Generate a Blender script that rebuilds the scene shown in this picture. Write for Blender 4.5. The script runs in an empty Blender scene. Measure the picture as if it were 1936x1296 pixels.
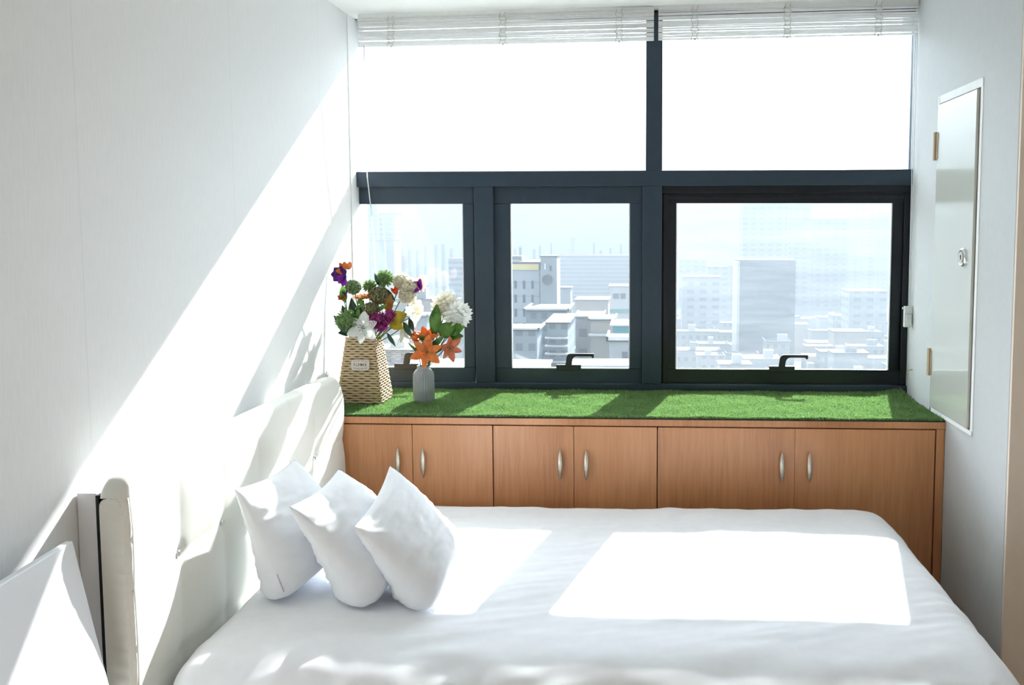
import bpy, bmesh, math, random
from mathutils import Vector, Matrix, noise
import numpy as np
random.seed(7)
S = bpy.context.scene
COL = S.collection
PI = math.pi

# ---------------------------------------------------------------- camera
cam_d = bpy.data.cameras.new('camera')
cam = bpy.data.objects.new('camera', cam_d)
COL.objects.link(cam)
cam_d.sensor_fit = 'HORIZONTAL'
cam_d.sensor_width = 36.0
cam_d.lens = 1700.0 / 1936.0 * 36.0
cam_d.shift_x = (968 - 1124.13) / 1936.0
cam_d.shift_y = (569.68 - 648) / 1936.0
cam_d.clip_start = 0.05
cam_d.clip_end = 6000
right = Vector((0.9986222, 0.05245449, -0.00149508))
fwd = Vector((-0.05240337, 0.99534277, -0.08091146))
up = Vector((-0.00275605, 0.08087832, 0.99672017))
M = Matrix((right, up, -fwd)).transposed().to_4x4()
M.translation = Vector((1.3137, -3.4184, 1.5706))
cam.matrix_world = M
S.camera = cam

# ---------------------------------------------------------------- world, sun, exposure
W = bpy.data.worlds.new('world')
S.world = W
W.use_nodes = True
bg = W.node_tree.nodes['Background']
# hazy sky: dim and pale at the horizon, very bright higher up around the sun
wt_ = W.node_tree
tc_ = wt_.nodes.new('ShaderNodeTexCoord'); sx_ = wt_.nodes.new('ShaderNodeSeparateXYZ')
wt_.links.new(tc_.outputs['Generated'], sx_.inputs[0])
mr_ = wt_.nodes.new('ShaderNodeMapRange')
mr_.interpolation_type = 'SMOOTHSTEP'
mr_.inputs['From Min'].default_value = 0.0; mr_.inputs['From Max'].default_value = 0.30
mr_.inputs['To Min'].default_value = 0.85; mr_.inputs['To Max'].default_value = 9.0
wt_.links.new(sx_.outputs['Z'], mr_.inputs['Value'])
mr_.inputs['To Min'].default_value = 0.0; mr_.inputs['To Max'].default_value = 9.0
my_ = wt_.nodes.new('ShaderNodeMapRange')                # brighter on the sun's side of the sky
my_.interpolation_type = 'SMOOTHSTEP'
my_.inputs['From Min'].default_value = -0.2; my_.inputs['From Max'].default_value = 0.75
my_.inputs['To Min'].default_value = 0.08; my_.inputs['To Max'].default_value = 1.0
wt_.links.new(sx_.outputs['Y'], my_.inputs['Value'])
ma_ = wt_.nodes.new('ShaderNodeMath'); ma_.operation = 'MULTIPLY_ADD'
wt_.links.new(mr_.outputs['Result'], ma_.inputs[0]); wt_.links.new(my_.outputs['Result'], ma_.inputs[1])
ma_.inputs[2].default_value = 0.90
wt_.links.new(ma_.outputs[0], bg.inputs[1])
bg.inputs[0].default_value = (0.76, 0.88, 1.0, 1)
sun_d = bpy.data.lights.new('sun', 'SUN')
sun_d.energy = 20.0
sun_d.angle = math.radians(0.6)
sun_d.color = (1.0, 0.985, 0.97)
sun = bpy.data.objects.new('sun', sun_d)
COL.objects.link(sun)
sun.rotation_euler = Vector((-0.23, -1.0, -0.655)).to_track_quat('-Z', 'Y').to_euler()
sun.location = (3, 10, 8)
S.view_settings.view_transform = 'Standard'
S.view_settings.look = 'None'
S.view_settings.gamma = 1.0
S.view_settings.use_curve_mapping = False
S.view_settings.exposure = 0.25
try:
    S.cycles.max_bounces = 14
    S.cycles.diffuse_bounces = 8
    S.cycles.transparent_max_bounces = 24
    S.cycles.volume_bounces = 0
except Exception:
    pass

# ---------------------------------------------------------------- materials
def lin(r, g, b):
    def f(c):
        c /= 255.0
        return c / 12.92 if c <= 0.04045 else ((c + 0.055) / 1.055) ** 2.4
    return (f(r), f(g), f(b))

class NT:
    def __init__(self, name):
        self.m = bpy.data.materials.new(name)
        self.m.use_nodes = True
        self.t = self.m.node_tree
        self.b = self.t.nodes['Principled BSDF']
        self.out = self.t.nodes['Material Output']
    def n(self, typ, **kw):
        x = self.t.nodes.new(typ)
        for k, v in kw.items():
            if k.startswith('i_'):
                x.inputs[k[2:].replace('_', ' ')].default_value = v
            else:
                setattr(x, k, v)
        return x
    def l(self, a, b):
        self.t.links.new(a, b)
    def coords(self, scale=(1, 1, 1)):
        tc = self.n('ShaderNodeTexCoord')
        mp = self.n('ShaderNodeMapping')
        mp.inputs['Scale'].default_value = scale
        self.l(tc.outputs['Object'], mp.inputs['Vector'])
        return mp.outputs['Vector']
    def noise(self, scale, detail=4, vec=None, rough=0.5):
        x = self.n('ShaderNodeTexNoise')
        x.inputs['Scale'].default_value = scale
        x.inputs['Detail'].default_value = detail
        x.inputs['Roughness'].default_value = rough
        if vec is not None:
            self.l(vec, x.inputs['Vector'])
        return x.outputs['Fac']
    def ramp(self, fac, c0, c1, p0=0.3, p1=0.7):
        r = self.n('ShaderNodeValToRGB')
        r.color_ramp.elements[0].position = p0
        r.color_ramp.elements[1].position = p1
        r.color_ramp.elements[0].color = (*c0, 1)
        r.color_ramp.elements[1].color = (*c1, 1)
        self.l(fac, r.inputs['Fac'])
        return r.outputs['Color']
    def bump(self, fac, strength, dist=0.01):
        b = self.n('ShaderNodeBump')
        b.inputs['Strength'].default_value = strength
        b.inputs['Distance'].default_value = dist
        self.l(fac, b.inputs['Height'])
        self.l(b.outputs['Normal'], self.b.inputs['Normal'])
    def math(self, op, a, b=None, c=None):
        x = self.n('ShaderNodeMath', operation=op)
        for i, v in enumerate((a, b, c)):
            if v is None:
                continue
            if isinstance(v, (int, float)):
                x.inputs[i].default_value = v
            else:
                self.l(v, x.inputs[i])
        return x.outputs[0]

MATS = {}
def mat(name, c0, c1=None, rough=0.6, metal=0.0, nscale=20, bump=0.0, bdist=0.005, scale=(1, 1, 1),
        spec=0.5, coat=0.0, trans=0.0, sheen=0.0):
    if name in MATS:
        return MATS[name]
    n = NT(name)
    v = n.coords(scale)
    f = n.noise(nscale, 4, v)
    n.l(n.ramp(f, c0, c1 or tuple(x * 1.06 for x in c0)), n.b.inputs['Base Color'])
    n.b.inputs['Roughness'].default_value = rough
    n.b.inputs['Metallic'].default_value = metal
    n.b.inputs['Specular IOR Level'].default_value = spec
    n.b.inputs['Coat Weight'].default_value = coat
    n.b.inputs['Sheen Weight'].default_value = sheen
    if bump:
        n.bump(f, bump, bdist)
    if trans:
        tr = n.n('ShaderNodeBsdfTranslucent')
        col = n.b.inputs['Base Color'].links[0].from_socket
        n.l(col, tr.inputs['Color'])
        mx = n.n('ShaderNodeMixShader')
        mx.inputs[0].default_value = trans
        n.l(n.b.outputs[0], mx.inputs[1])
        n.l(tr.outputs[0], mx.inputs[2])
        n.l(mx.outputs[0], n.out.inputs['Surface'])
    MATS[name] = n.m
    return n.m

def wallpaper():
    n = NT('wallpaper')
    v = n.coords((1, 1, 0.12))
    f = n.noise(160, 5, v, 0.6)
    f2 = n.noise(700, 2, n.coords())
    s = n.math('ADD', f, n.math('MULTIPLY', f2, 0.6))
    tc = n.n('ShaderNodeTexCoord'); sp = n.n('ShaderNodeSeparateXYZ'); n.l(tc.outputs['Object'], sp.inputs[0])
    fy = n.math('FRACT', n.math('DIVIDE', n.math('ADD', sp.outputs['Y'], 6.89), 0.78))
    seam = n.math('MULTIPLY', n.math('LESS_THAN', fy, 0.005), 0.10)
    mxc = n.n('ShaderNodeMixRGB')
    n.l(seam, mxc.inputs[0]); n.l(n.ramp(f, (0.79, 0.805, 0.81), (0.83, 0.845, 0.85)), mxc.inputs[1])
    mxc.inputs[2].default_value = (0.3, 0.3, 0.3, 1)
    n.l(mxc.outputs[0], n.b.inputs['Base Color'])
    n.b.inputs['Roughness'].default_value = 0.85
    n.b.inputs['Specular IOR Level'].default_value = 0.25
    n.bump(s, 0.25, 0.0008)
    return n.m

def wood():
    n = NT('cherry_laminate')
    v = n.coords((9, 9, 0.55))
    f = n.noise(9, 6, v, 0.6)
    v2 = n.coords((1.2, 1.2, 0.25))
    g = n.noise(3.0, 3, v2)
    v3 = n.coords((60, 60, 1.2))
    h = n.noise(8, 3, v3)
    m = n.math('ADD', n.math('MULTIPLY', f, 0.36), n.math('MULTIPLY', g, 0.54))
    m = n.math('ADD', m, n.math('MULTIPLY', h, 0.10))
    r = n.n('ShaderNodeValToRGB')
    e = r.color_ramp.elements
    e[0].position = 0.36; e[0].color = (0.36, 0.148, 0.058, 1)
    e[1].position = 0.66; e[1].color = (0.60, 0.295, 0.135, 1)
    k = e.new(0.5); k.color = (0.50, 0.225, 0.096, 1)
    n.l(m, r.inputs['Fac'])
    n.l(r.outputs['Color'], n.b.inputs['Base Color'])
    n.b.inputs['Roughness'].default_value = 0.36
    n.b.inputs['Specular IOR Level'].default_value = 0.45
    return n.m

def glass(name, dirt, streak):
    n = NT(name)
    t = n.n('ShaderNodeBsdfTransparent')
    t.inputs['Color'].default_value = (0.965, 0.985, 0.985, 1)
    g = n.n('ShaderNodeBsdfGlossy')
    g.inputs['Roughness'].default_value = 0.0
    g.inputs['Color'].default_value = (1, 1, 1, 1)
    fr = n.n('ShaderNodeFresnel')
    fr.inputs['IOR'].default_value = 1.5
    mx = n.n('ShaderNodeMixShader')
    n.l(fr.outputs[0], mx.inputs[0])
    n.l(t.outputs[0], mx.inputs[1]); n.l(g.outputs[0], mx.inputs[2])
    tl = n.n('ShaderNodeBsdfTranslucent')
    tl.inputs['Color'].default_value = (0.95, 0.97, 1, 1)
    f = n.noise(3.0, 5, n.coords((0.6, 1, streak)), 0.65)
    fac = n.math('MULTIPLY', n.math('POWER', f, 2.0), dirt)
    mx2 = n.n('ShaderNodeMixShader')
    n.l(fac, mx2.inputs[0])
    n.l(mx.outputs[0], mx2.inputs[1]); n.l(tl.outputs[0], mx2.inputs[2])
    n.l(mx2.outputs[0], n.out.inputs['Surface'])
    return n.m

def facade(name, wall, band, fh=3.0, fw=3.2, vb=0.45, hb=0.4):
    """pale wall with rows of darker window strips"""
    n = NT(name)
    tc = n.n('ShaderNodeTexCoord')
    sp = n.n('ShaderNodeSeparateXYZ')
    n.l(tc.outputs['Object'], sp.inputs[0])
    fz = n.math('FRACT', n.math('DIVIDE', sp.outputs['Z'], fh))
    a = n.math('GREATER_THAN', fz, 1 - vb)
    if fw:
        fx = n.math('FRACT', n.math('DIVIDE', n.math('ADD', sp.outputs['X'], sp.outputs['Y']), fw))
        a = n.math('MULTIPLY', a, n.math('GREATER_THAN', fx, hb))
    r = n.ramp(a, wall, band, 0.4, 0.6)
    n.l(r, n.b.inputs['Base Color'])
    n.b.inputs['Roughness'].default_value = 0.8
    return n.m

M_wallpaper = wallpaper()
M_wood = wood()
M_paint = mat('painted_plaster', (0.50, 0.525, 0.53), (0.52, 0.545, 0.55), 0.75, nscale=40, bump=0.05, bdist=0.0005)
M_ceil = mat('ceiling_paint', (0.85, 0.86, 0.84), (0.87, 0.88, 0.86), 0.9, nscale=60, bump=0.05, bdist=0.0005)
M_beige = mat('beige_plaster', (0.74, 0.64, 0.54), (0.76, 0.66, 0.56), 0.8, nscale=30)
M_floor = mat('floor_laminate', (0.36, 0.22, 0.13), (0.46, 0.29, 0.18), 0.4, nscale=6, scale=(1, 12, 1))
M_frame = mat('navy_frame', (0.016, 0.033, 0.054), (0.019, 0.038, 0.061), 0.42, nscale=30)
M_black = mat('charcoal_sash', (0.006, 0.009, 0.014), (0.008, 0.011, 0.016), 0.34, nscale=30, spec=0.35)
M_handle = mat('black_handle', (0.008, 0.009, 0.014), (0.01, 0.011, 0.016), 0.4)
M_bead = mat('aluminium_bead', (0.72, 0.76, 0.80), (0.78, 0.8, 0.84), 0.4, metal=0.3)
M_glass = glass('pane_glass', 0.008, 1.0)
M_glass_dirty = glass('dusty_pane_glass', 0.035, 6.0)
M_leather = mat('cream_leatherette', (0.76, 0.765, 0.71), (0.79, 0.795, 0.74), 0.42, nscale=260, bump=0.12, bdist=0.0006, spec=0.45)
M_linen = mat('white_cotton', (0.83, 0.85, 0.89), (0.86, 0.88, 0.915), 0.9, nscale=30, bump=0.06, bdist=0.002, spec=0.12, sheen=0.1)
M_backing = mat('black_backing', (0.006, 0.011, 0.016), None, 0.7)
M_board = mat('white_board', (0.78, 0.80, 0.83), (0.80, 0.82, 0.85), 0.5, nscale=5)
M_chrome = mat('chrome', (0.75, 0.77, 0.80), None, 0.16, metal=1.0)
M_nickel = mat('brushed_nickel', (0.52, 0.47, 0.39), (0.60, 0.55, 0.47), 0.36, metal=0.85, nscale=90)
M_brass = mat('dull_brass', (0.46, 0.37, 0.26), (0.52, 0.43, 0.31), 0.4, metal=0.8)
M_paneldoor = mat('cream_enamel', (0.52, 0.54, 0.49), (0.53, 0.55, 0.50), 0.18, nscale=10, spec=0.6, coat=0.3)
M_trimwhite = mat('white_trim', (0.80, 0.82, 0.82), None, 0.7, spec=0.2)
M_blind = mat('white_slats', (0.88, 0.88, 0.87), (0.92, 0.92, 0.91), 0.35, nscale=60, trans=0.55)
M_tape = mat('blind_tape', (0.70, 0.69, 0.64), (0.76, 0.75, 0.70), 0.8, nscale=120, trans=0.2)
M_cord = mat('white_cord', (0.82, 0.83, 0.84), None, 0.5, trans=0.3)
M_plastic = mat('clear_plastic', (0.62, 0.64, 0.64), (0.70, 0.71, 0.70), 0.25)
M_matbase = mat('dark_backing_mat', (0.012, 0.022, 0.012), None, 0.9)
M_grass = mat('grass_blades', (0.11, 0.23, 0.065), (0.23, 0.38, 0.13), 0.30, nscale=260, trans=0.32, spec=0.8)
M_wicker = mat('wicker', (0.44, 0.32, 0.18), (0.58, 0.45, 0.28), 0.7, nscale=70, bump=0.3, bdist=0.001)
M_wickerdark = mat('wicker_inside', (0.10, 0.065, 0.03), None, 0.9)
M_tag = mat('paper_tag', (0.56, 0.50, 0.44), (0.62, 0.56, 0.50), 0.8)
M_ink = mat('brown_ink', (0.05, 0.03, 0.025), None, 0.8)
M_ceramic = mat('grey_ceramic', (0.27, 0.30, 0.32), (0.30, 0.33, 0.35), 0.16, nscale=8, spec=0.6)
M_leaf = mat('green_leaf', (0.04, 0.13, 0.018), (0.13, 0.29, 0.03), 0.4, nscale=30, trans=0.3)
M_leafdark = mat('dark_leaf', (0.008, 0.035, 0.014), (0.02, 0.07, 0.025), 0.35, nscale=30, trans=0.12)
M_leafyel = mat('yellow_leaf', (0.30, 0.22, 0.012), (0.52, 0.40, 0.02), 0.45, nscale=28, trans=0.35)
M_leafbrown = mat('brown_leaf', (0.26, 0.12, 0.02), (0.40, 0.2, 0.03), 0.5, nscale=28, trans=0.3)
M_stem = mat('stem_green', (0.045, 0.11, 0.025), (0.07, 0.16, 0.03), 0.5)
M_white = mat('white_petal', (0.78, 0.80, 0.76), (0.86, 0.87, 0.84), 0.6, nscale=40, trans=0.42)
M_cream = mat('cream_petal', (0.76, 0.72, 0.58), (0.86, 0.84, 0.74), 0.6, nscale=60, trans=0.5)
M_orange = mat('orange_petal', (0.72, 0.17, 0.03), (0.80, 0.30, 0.07), 0.5, nscale=35, trans=0.35)
M_orangedeep = mat('deep_orange_petal', (0.62, 0.055, 0.015), (0.78, 0.13, 0.02), 0.5, nscale=35, trans=0.35)
M_salmon = mat('salmon_petal', (0.66, 0.18, 0.09), (0.78, 0.30, 0.17), 0.5, nscale=35, trans=0.35)
M_peach = mat('peach_petal', (0.85, 0.52, 0.38), (0.9, 0.62, 0.48), 0.6, trans=0.5)
M_purple = mat('purple_petal', (0.055, 0.008, 0.14), (0.13, 0.015, 0.26), 0.5, nscale=40, trans=0.3)
M_violet = mat('violet_petal', (0.22, 0.01, 0.36), (0.30, 0.02, 0.46), 0.5, nscale=40, trans=0.35)
M_magenta = mat('magenta_petal', (0.14, 0.012, 0.08), (0.42, 0.05, 0.24), 0.6, nscale=80, trans=0.3)
M_ballgreen = mat('green_floret', (0.10, 0.19, 0.06), (0.26, 0.38, 0.16), 0.6, nscale=90, trans=0.25)
M_balldull = mat('olive_floret', (0.12, 0.11, 0.045), (0.26, 0.26, 0.12), 0.6, nscale=90, trans=0.2)
M_anther = mat('dark_anther', (0.10, 0.05, 0.015), (0.2, 0.13, 0.03), 0.7)
M_skyglaze = mat('street_ground', (0.10, 0.105, 0.105), (0.16, 0.16, 0.155), 0.9, nscale=0.03)
M_roof = mat('grey_roof', (0.03, 0.033, 0.036), (0.06, 0.064, 0.068), 0.8, nscale=0.5)
M_pale = mat('pale_parapet', (0.50, 0.51, 0.52), (0.60, 0.61, 0.61), 0.7, nscale=0.5)
M_conc = mat('pale_concrete', (0.28, 0.31, 0.33), (0.33, 0.36, 0.38), 0.8, nscale=0.4)
M_darkwin = mat('dark_window', (0.06, 0.08, 0.11), None, 0.3)
M_yellow = mat('yellow_sign', (0.75, 0.60, 0.20), (0.80, 0.68, 0.35), 0.6, nscale=1)
M_f_gap = mat('gap_grey', (0.12, 0.11, 0.10), None, 0.9)
M_teal = mat('teal_roof', (0.06, 0.24, 0.27), None, 0.6)

# ---------------------------------------------------------------- mesh building
class MB:
    def __init__(s):
        s.v = []; s.f = []
    def add(s, vs, fs):
        o = len(s.v)
        s.v += [tuple(p) for p in vs]
        s.f += [tuple(i + o for i in f) for f in fs]
        return s
    def box(s, x0, y0, z0, x1, y1, z1):
        v = [(x, y, z) for x in (x0, x1) for y in (y0, y1) for z in (z0, z1)]
        return s.add(v, [(0, 1, 3, 2), (4, 6, 7, 5), (0, 4, 5, 1), (2, 3, 7, 6), (0, 2, 6, 4), (1, 5, 7, 3)])
    def prism(s, pts, axis, a, b):
        """extrude a 2D outline along axis; pts are the two other coordinates in order"""
        n = len(pts)
        def mk(p, t):
            if axis == 'y': return (p[0], t, p[1])
            if axis == 'x': return (t, p[0], p[1])
            return (p[0], p[1], t)
        v = [mk(p, a) for p in pts] + [mk(p, b) for p in pts]
        f = [tuple(range(n)), tuple(range(2 * n - 1, n - 1, -1))]
        f += [(i, (i + 1) % n, n + (i + 1) % n, n + i) for i in range(n)]
        return s.add(v, f)
    def tube(s, pts, r, seg=8, cap=True):
        pts = [Vector(p) for p in pts]
        n = len(pts)
        rr = r if isinstance(r, (list, tuple)) else [r] * n
        vs = []; fs = []
        ref = Vector((0, 0, 1))
        for i, p in enumerate(pts):
            d = (pts[min(i + 1, n - 1)] - pts[max(i - 1, 0)]).normalized()
            a = d.cross(ref)
            if a.length < 1e-3: a = d.cross(Vector((1, 0, 0)))
            a.normalize(); b = d.cross(a).normalized()
            for k in range(seg):
                t = 2 * PI * k / seg
                vs.append(p + (a * math.cos(t) + b * math.sin(t)) * rr[i])
        for i in range(n - 1):
            for k in range(seg):
                k2 = (k + 1) % seg
                fs.append((i * seg + k, i * seg + k2, (i + 1) * seg + k2, (i + 1) * seg + k))
        if cap:
            fs.append(tuple(range(seg))); fs.append(tuple(range(n * seg - 1, (n - 1) * seg - 1, -1)))
        return s.add(vs, fs)
    def lathe(s, c, prof, seg=32):
        vs = []; fs = []
        for r, z in prof:
            for k in range(seg):
                t = 2 * PI * k / seg
                vs.append((c[0] + r * math.cos(t), c[1] + r * math.sin(t), c[2] + z))
        for i in range(len(prof) - 1):
            for k in range(seg):
                k2 = (k + 1) % seg
                fs.append((i * seg + k, i * seg + k2, (i + 1) * seg + k2, (i + 1) * seg + k))
        return s.add(vs, fs)
    def grid(s, fn, nu, nv, closed_u=False):
        vs = [fn(i / nu, j / nv) for i in range(nu + (0 if closed_u else 1)) for j in range(nv + 1)]
        m = nu if closed_u else nu + 1
        fs = []
        for i in range(nu):
            i2 = (i + 1) % m
            for j in range(nv):
                fs.append((i * (nv + 1) + j, i2 * (nv + 1) + j, i2 * (nv + 1) + j + 1, i * (nv + 1) + j + 1))
        return s.add(vs, fs)
    def ball(s, c, r, seg=8, rings=5):
        rr = r if isinstance(r, (list, tuple)) else (r, r, r)
        def fn(u, v):
            t = 2 * PI * u; p = PI * v
            return (c[0] + rr[0] * math.cos(t) * math.sin(p), c[1] + rr[1] * math.sin(t) * math.sin(p), c[2] + rr[2] * math.cos(p))
        return s.grid(fn, seg, rings, True)
    def build(s, name, m, parent=None, smooth=False, bevel=0.0, origin=None, kind=None, subsurf=0, fixn=True, solid=0.0):
        me = bpy.data.meshes.new(name)
        o = bpy.data.objects.new(name, me)
        og = Vector((0, 0, 0))
        if parent is not None:
            og = Vector(parent['_og'])
        elif origin is not None:
            og = Vector(origin)
        me.from_pydata([(p[0] - og.x, p[1] - og.y, p[2] - og.z) for p in s.v], [], s.f)
        if fixn:
            b = bmesh.new(); b.from_mesh(me)
            bmesh.ops.remove_doubles(b, verts=b.verts, dist=1e-6)
            bmesh.ops.recalc_face_normals(b, faces=b.faces)
            b.to_mesh(me); b.free()
        me.materials.append(m)
        if smooth:
            me.polygons.foreach_set('use_smooth', [True] * len(me.polygons))
        COL.objects.link(o)
        if parent is not None:
            o.parent = parent
        else:
            o.location = og
        o['_og'] = tuple(og)
        if solid:
            q = o.modifiers.new('thick', 'SOLIDIFY'); q.thickness = solid; q.offset = 0
        if subsurf:
            q = o.modifiers.new('sub', 'SUBSURF'); q.levels = q.render_levels = subsurf
        if bevel:
            q = o.modifiers.new('bev', 'BEVEL'); q.width = bevel; q.segments = 3; q.limit_method = 'ANGLE'
            q.angle_limit = math.radians(40)
            if not smooth:
                me.polygons.foreach_set('use_smooth', [True] * len(me.polygons))
                q.harden_normals = True
        if kind: o['kind'] = kind
        return o

def thing(name, label, cat, loc, group=None, kind=None):
    o = bpy.data.objects.new(name, None)
    o.empty_display_size = 0.05
    COL.objects.link(o)
    o.location = loc
    o['_og'] = tuple(loc)
    if label: o['label'] = label
    if cat: o['category'] = cat
    if group: o['group'] = group
    if kind: o['kind'] = kind
    return o

def tag(o, label, cat, group=None, kind=None):
    o['label'] = label; o['category'] = cat
    if group: o['group'] = group
    if kind: o['kind'] = kind
    return o

def fbm(x, y, z=0.0, o=3):
    return noise.fractal(Vector((x, y, z)), 0.6, 2.0, o)

# ---------------------------------------------------------------- room shell
XL = 0.038; XR = 2.46
def ST(o, label, cat):
    o['kind'] = 'structure'; o['label'] = label; o['category'] = cat; return o
ST(MB().box(-0.3, -4.2, -0.1, 3.5, 0.62, 0).build('floor', M_floor), 'brown laminate floor below the bed', 'floor')
c = MB(); zc = lambda x: 2.493 + 0.0145 * x
c.prism([(-0.3, zc(-0.3)), (3.5, zc(3.5)), (3.5, 2.75), (-0.3, 2.7)], 'y', -4.2, 0.80)
ST(c.build('ceiling', M_ceil), 'plain white ceiling above the window blinds', 'ceiling')
w = MB(); w.box(-0.3, -4.2, 0, XL, 0.49, 2.6)
w.prism([(-0.3, 0.49), (XL, 0.49), (XL + 0.006, 0.60), (XL + 0.006, 0.70), (-0.3, 0.70)], 'z', 0, 2.6)
ST(w.build('wall_left', M_wallpaper), 'white wallpapered wall on the left with a wide diagonal of sunlight', 'wall')
t = MB().box(XL - 0.001, 0.487, 0.85, XL + 0.004, 0.492, 2.495)
ST(t.build('trim_1', M_trimwhite), 'thin vertical bead where the left wall meets the window reveal', 'trim')
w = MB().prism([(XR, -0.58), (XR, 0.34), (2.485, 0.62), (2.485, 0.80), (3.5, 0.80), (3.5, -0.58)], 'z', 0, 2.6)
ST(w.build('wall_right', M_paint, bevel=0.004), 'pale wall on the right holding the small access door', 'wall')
w = MB().box(XR + 0.002, -0.592, 0, 3.2, -0.5801, 2.54)
ST(w.build('wall_alcove', M_beige), 'beige wall return at the right edge facing the camera', 'wall')
ST(MB().box(3.2, -4.2, 0, 3.5, -0.58, 2.6).build('wall_side', M_ceil), 'pale side wall of the room right of the bed', 'wall')
ST(MB().box(-0.3, -4.3, 0, 3.5, -4.2, 2.7).build('wall_back', M_ceil), 'pale wall at the back of the room', 'wall')
w = MB(); w.box(-0.3, 0.60, -0.1, 3.5, 0.72, 0.838)
ST(w.build('wall_window', M_paint), 'low wall under the window behind the cabinets', 'wall')

# ---------------------------------------------------------------- window
win = thing('window_1', 'wide dark-framed window with two upper panes and three opening casements below', 'window', (1.26, 0.6, 0.84), kind='structure')
FY0, FY1 = 0.56, 0.645
def fx(x): return 1.3137 + (x - 1.3137) * 0.990
def fz(z): return 1.5706 + (z - 1.5706) * 0.990
f = MB()
f.box(-0.05, FY0 + 0.02, 2.492, 2.52, FY1, 2.60)                            # head
f.box(fx(1.330), FY0, fz(1.825), fx(1.402), FY1, 2.50)              # upper mullion
f.box(-0.05, FY0, fz(1.757), 2.52, FY1, fz(1.825))                  # transom
f.box(-0.05, FY0, 0.838, 2.52, FY1, fz(0.869))                      # sill rail
f.box(fx(1.316), FY0, fz(0.869), fx(1.403), FY1, fz(1.757))         # lower mullion
f.box(fx(0.561), FY0, fz(0.869), fx(0.648), FY1, fz(1.757))         # mullion between casements
f.box(-0.05, FY0 + 0.04, 0.838, 0.00, FY1, 2.5)
f.box(2.484, FY0 + 0.02, 0.838, 2.52, FY1, 2.5)
f.build('window_frame', M_frame, win, bevel=0.003)
for x0, x1 in ((0.0, 1.330), (1.402, 2.484)):
    MB().box(x0, 0.625, 1.82, x1, 0.631, 2.495).build('pane', M_glass, win)

def casement(x0, x1, z0, z1, gx0, gx1, gz0, gz1, m, g, hx, steps=False):
    s = MB(); y0, y1 = 0.588, 0.608
    s.box(x0, y0, gz1, x1, y1, z1); s.box(x0, y0, z0, x1, y1, gz0)
    s.box(x0, y0, gz0, gx0, y1, gz1); s.box(gx1, y0, gz0, x1, y1, gz1)
    if steps:
        s.box(x0, y0 - 0.010, gz1 + 0.045, x1, y0, z1 - 0.004)
        s.box(x0 + 0.02, y0 - 0.006, gz1 + 0.018, x1 - 0.02, y0, gz1 + 0.034)
        s.box(x0 + 0.01, y0 - 0.008, z0, x1 - 0.01, y0, z0 + 0.03)
        s.box(x0 + 0.004, y0 - 0.008, z0 + 0.03, x0 + 0.03, y0, gz1 + 0.04)
        s.box(x1 - 0.03, y0 - 0.008, z0 + 0.03, x1 - 0.004, y0, gz1 + 0.04)
    o = s.build('casement_sash', m, win, bevel=0.003)
    b = MB(); e = 0.004
    b.box(gx0, 0.589, gz0, gx1, 0.600, gz0 + e)
    b.box(gx0, 0.589, gz0, gx0 + e, 0.600, gz1); b.box(gx1 - e, 0.589, gz0, gx1, 0.600, gz1)
    b.build('glazing_bead', M_bead, o)
    MB().box(gx0, 0.600, gz0, gx1, 0.606, gz1).build('pane', g, o)
    # lever handle
    h = MB()
    P = [(0, 0), (0.112, 0), (0.112, 0.026), (0.070, 0.026), (0.073, 0.048), (0.080, 0.060), (0.092, 0.064),
         (0.158, 0.064), (0.163, 0.056), (0.170, 0.058), (0.170, 0.077), (0.064, 0.077), (0.053, 0.073),
         (0.047, 0.062), (0.042, 0.026), (0, 0.026)]
    h.prism([(hx + a, gz0 - 0.006 + b2) for a, b2 in P], 'y', 0.572, 0.588)
    h.build('lever_handle', M_handle, o, bevel=0.002)
    return o
casement(-0.05, 0.561, 0.869, 1.757, 0.000, 0.5126, 0.9385, 1.680, M_frame, M_glass, 0.192)
casement(0.648, 1.316, 0.869, 1.757, 0.727, 1.260, 0.9385, 1.680, M_frame, M_glass, 0.930)
casement(1.403, 2.484, 0.850, 1.765, 1.465, 2.405, 0.9385, 1.680, M_black, M_glass_dirty, 1.880, True)

# ---------------------------------------------------------------- access door in the right wall
d = thing('door_1', 'small cream access door with round lock set in the right wall', 'door', (XR, -0.04, 0.865), kind='structure')
y0, y1, z0, z1 = -0.285, 0.165, 0.850, 2.075
fr = MB()
for a in ((XR - 0.004, y0, z1 - 0.03, XR, y1, z1), (XR - 0.006, y0, z0, XR, y1, z0 + 0.016),
          (XR - 0.003, y0, z0, XR, y0 + 0.02, z1), (XR - 0.006, y1 - 0.014, z0, XR, y1, z1)):
    fr.box(*a)
fr.build('door_frame', M_trimwhite, d, bevel=0.001)
MB().box(XR - 0.012, y0 + 0.030, z0 + 0.020, XR - 0.0005, y1 - 0.016, z1 - 0.036).build('door_panel', M_paneldoor, d, bevel=0.0015)
MB().box(XR - 0.0025, y0 + 0.0205, z0 + 0.0165, XR - 0.0003, y1 - 0.0145, z1 - 0.0305).build('shadow_gap', M_f_gap, d)
for zz in (1.83, 0.99):
    h = MB().tube([(XR - 0.016, y1 - 0.006, zz), (XR - 0.016, y1 - 0.006, zz + 0.108)], 0.0075, 12)
    h.box(XR - 0.0145, y1 - 0.030, zz + 0.004, XR - 0.011, y1 + 0.012, zz + 0.104)
    h.build('hinge', M_brass, d, bevel=0.001)
lk = MB()
def ringx(mb, cx, cy, cz, r, t, L):
    mb.grid(lambda u, v: (cx - (L if v in (0.5,) else 0) - t * math.sin(v * PI), cy + (r - t + t * 2 * v - t) * math.cos(2 * PI * u), cz + (r - t + t * 2 * v - t) * math.sin(2 * PI * u)), 32, 8, True)
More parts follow.
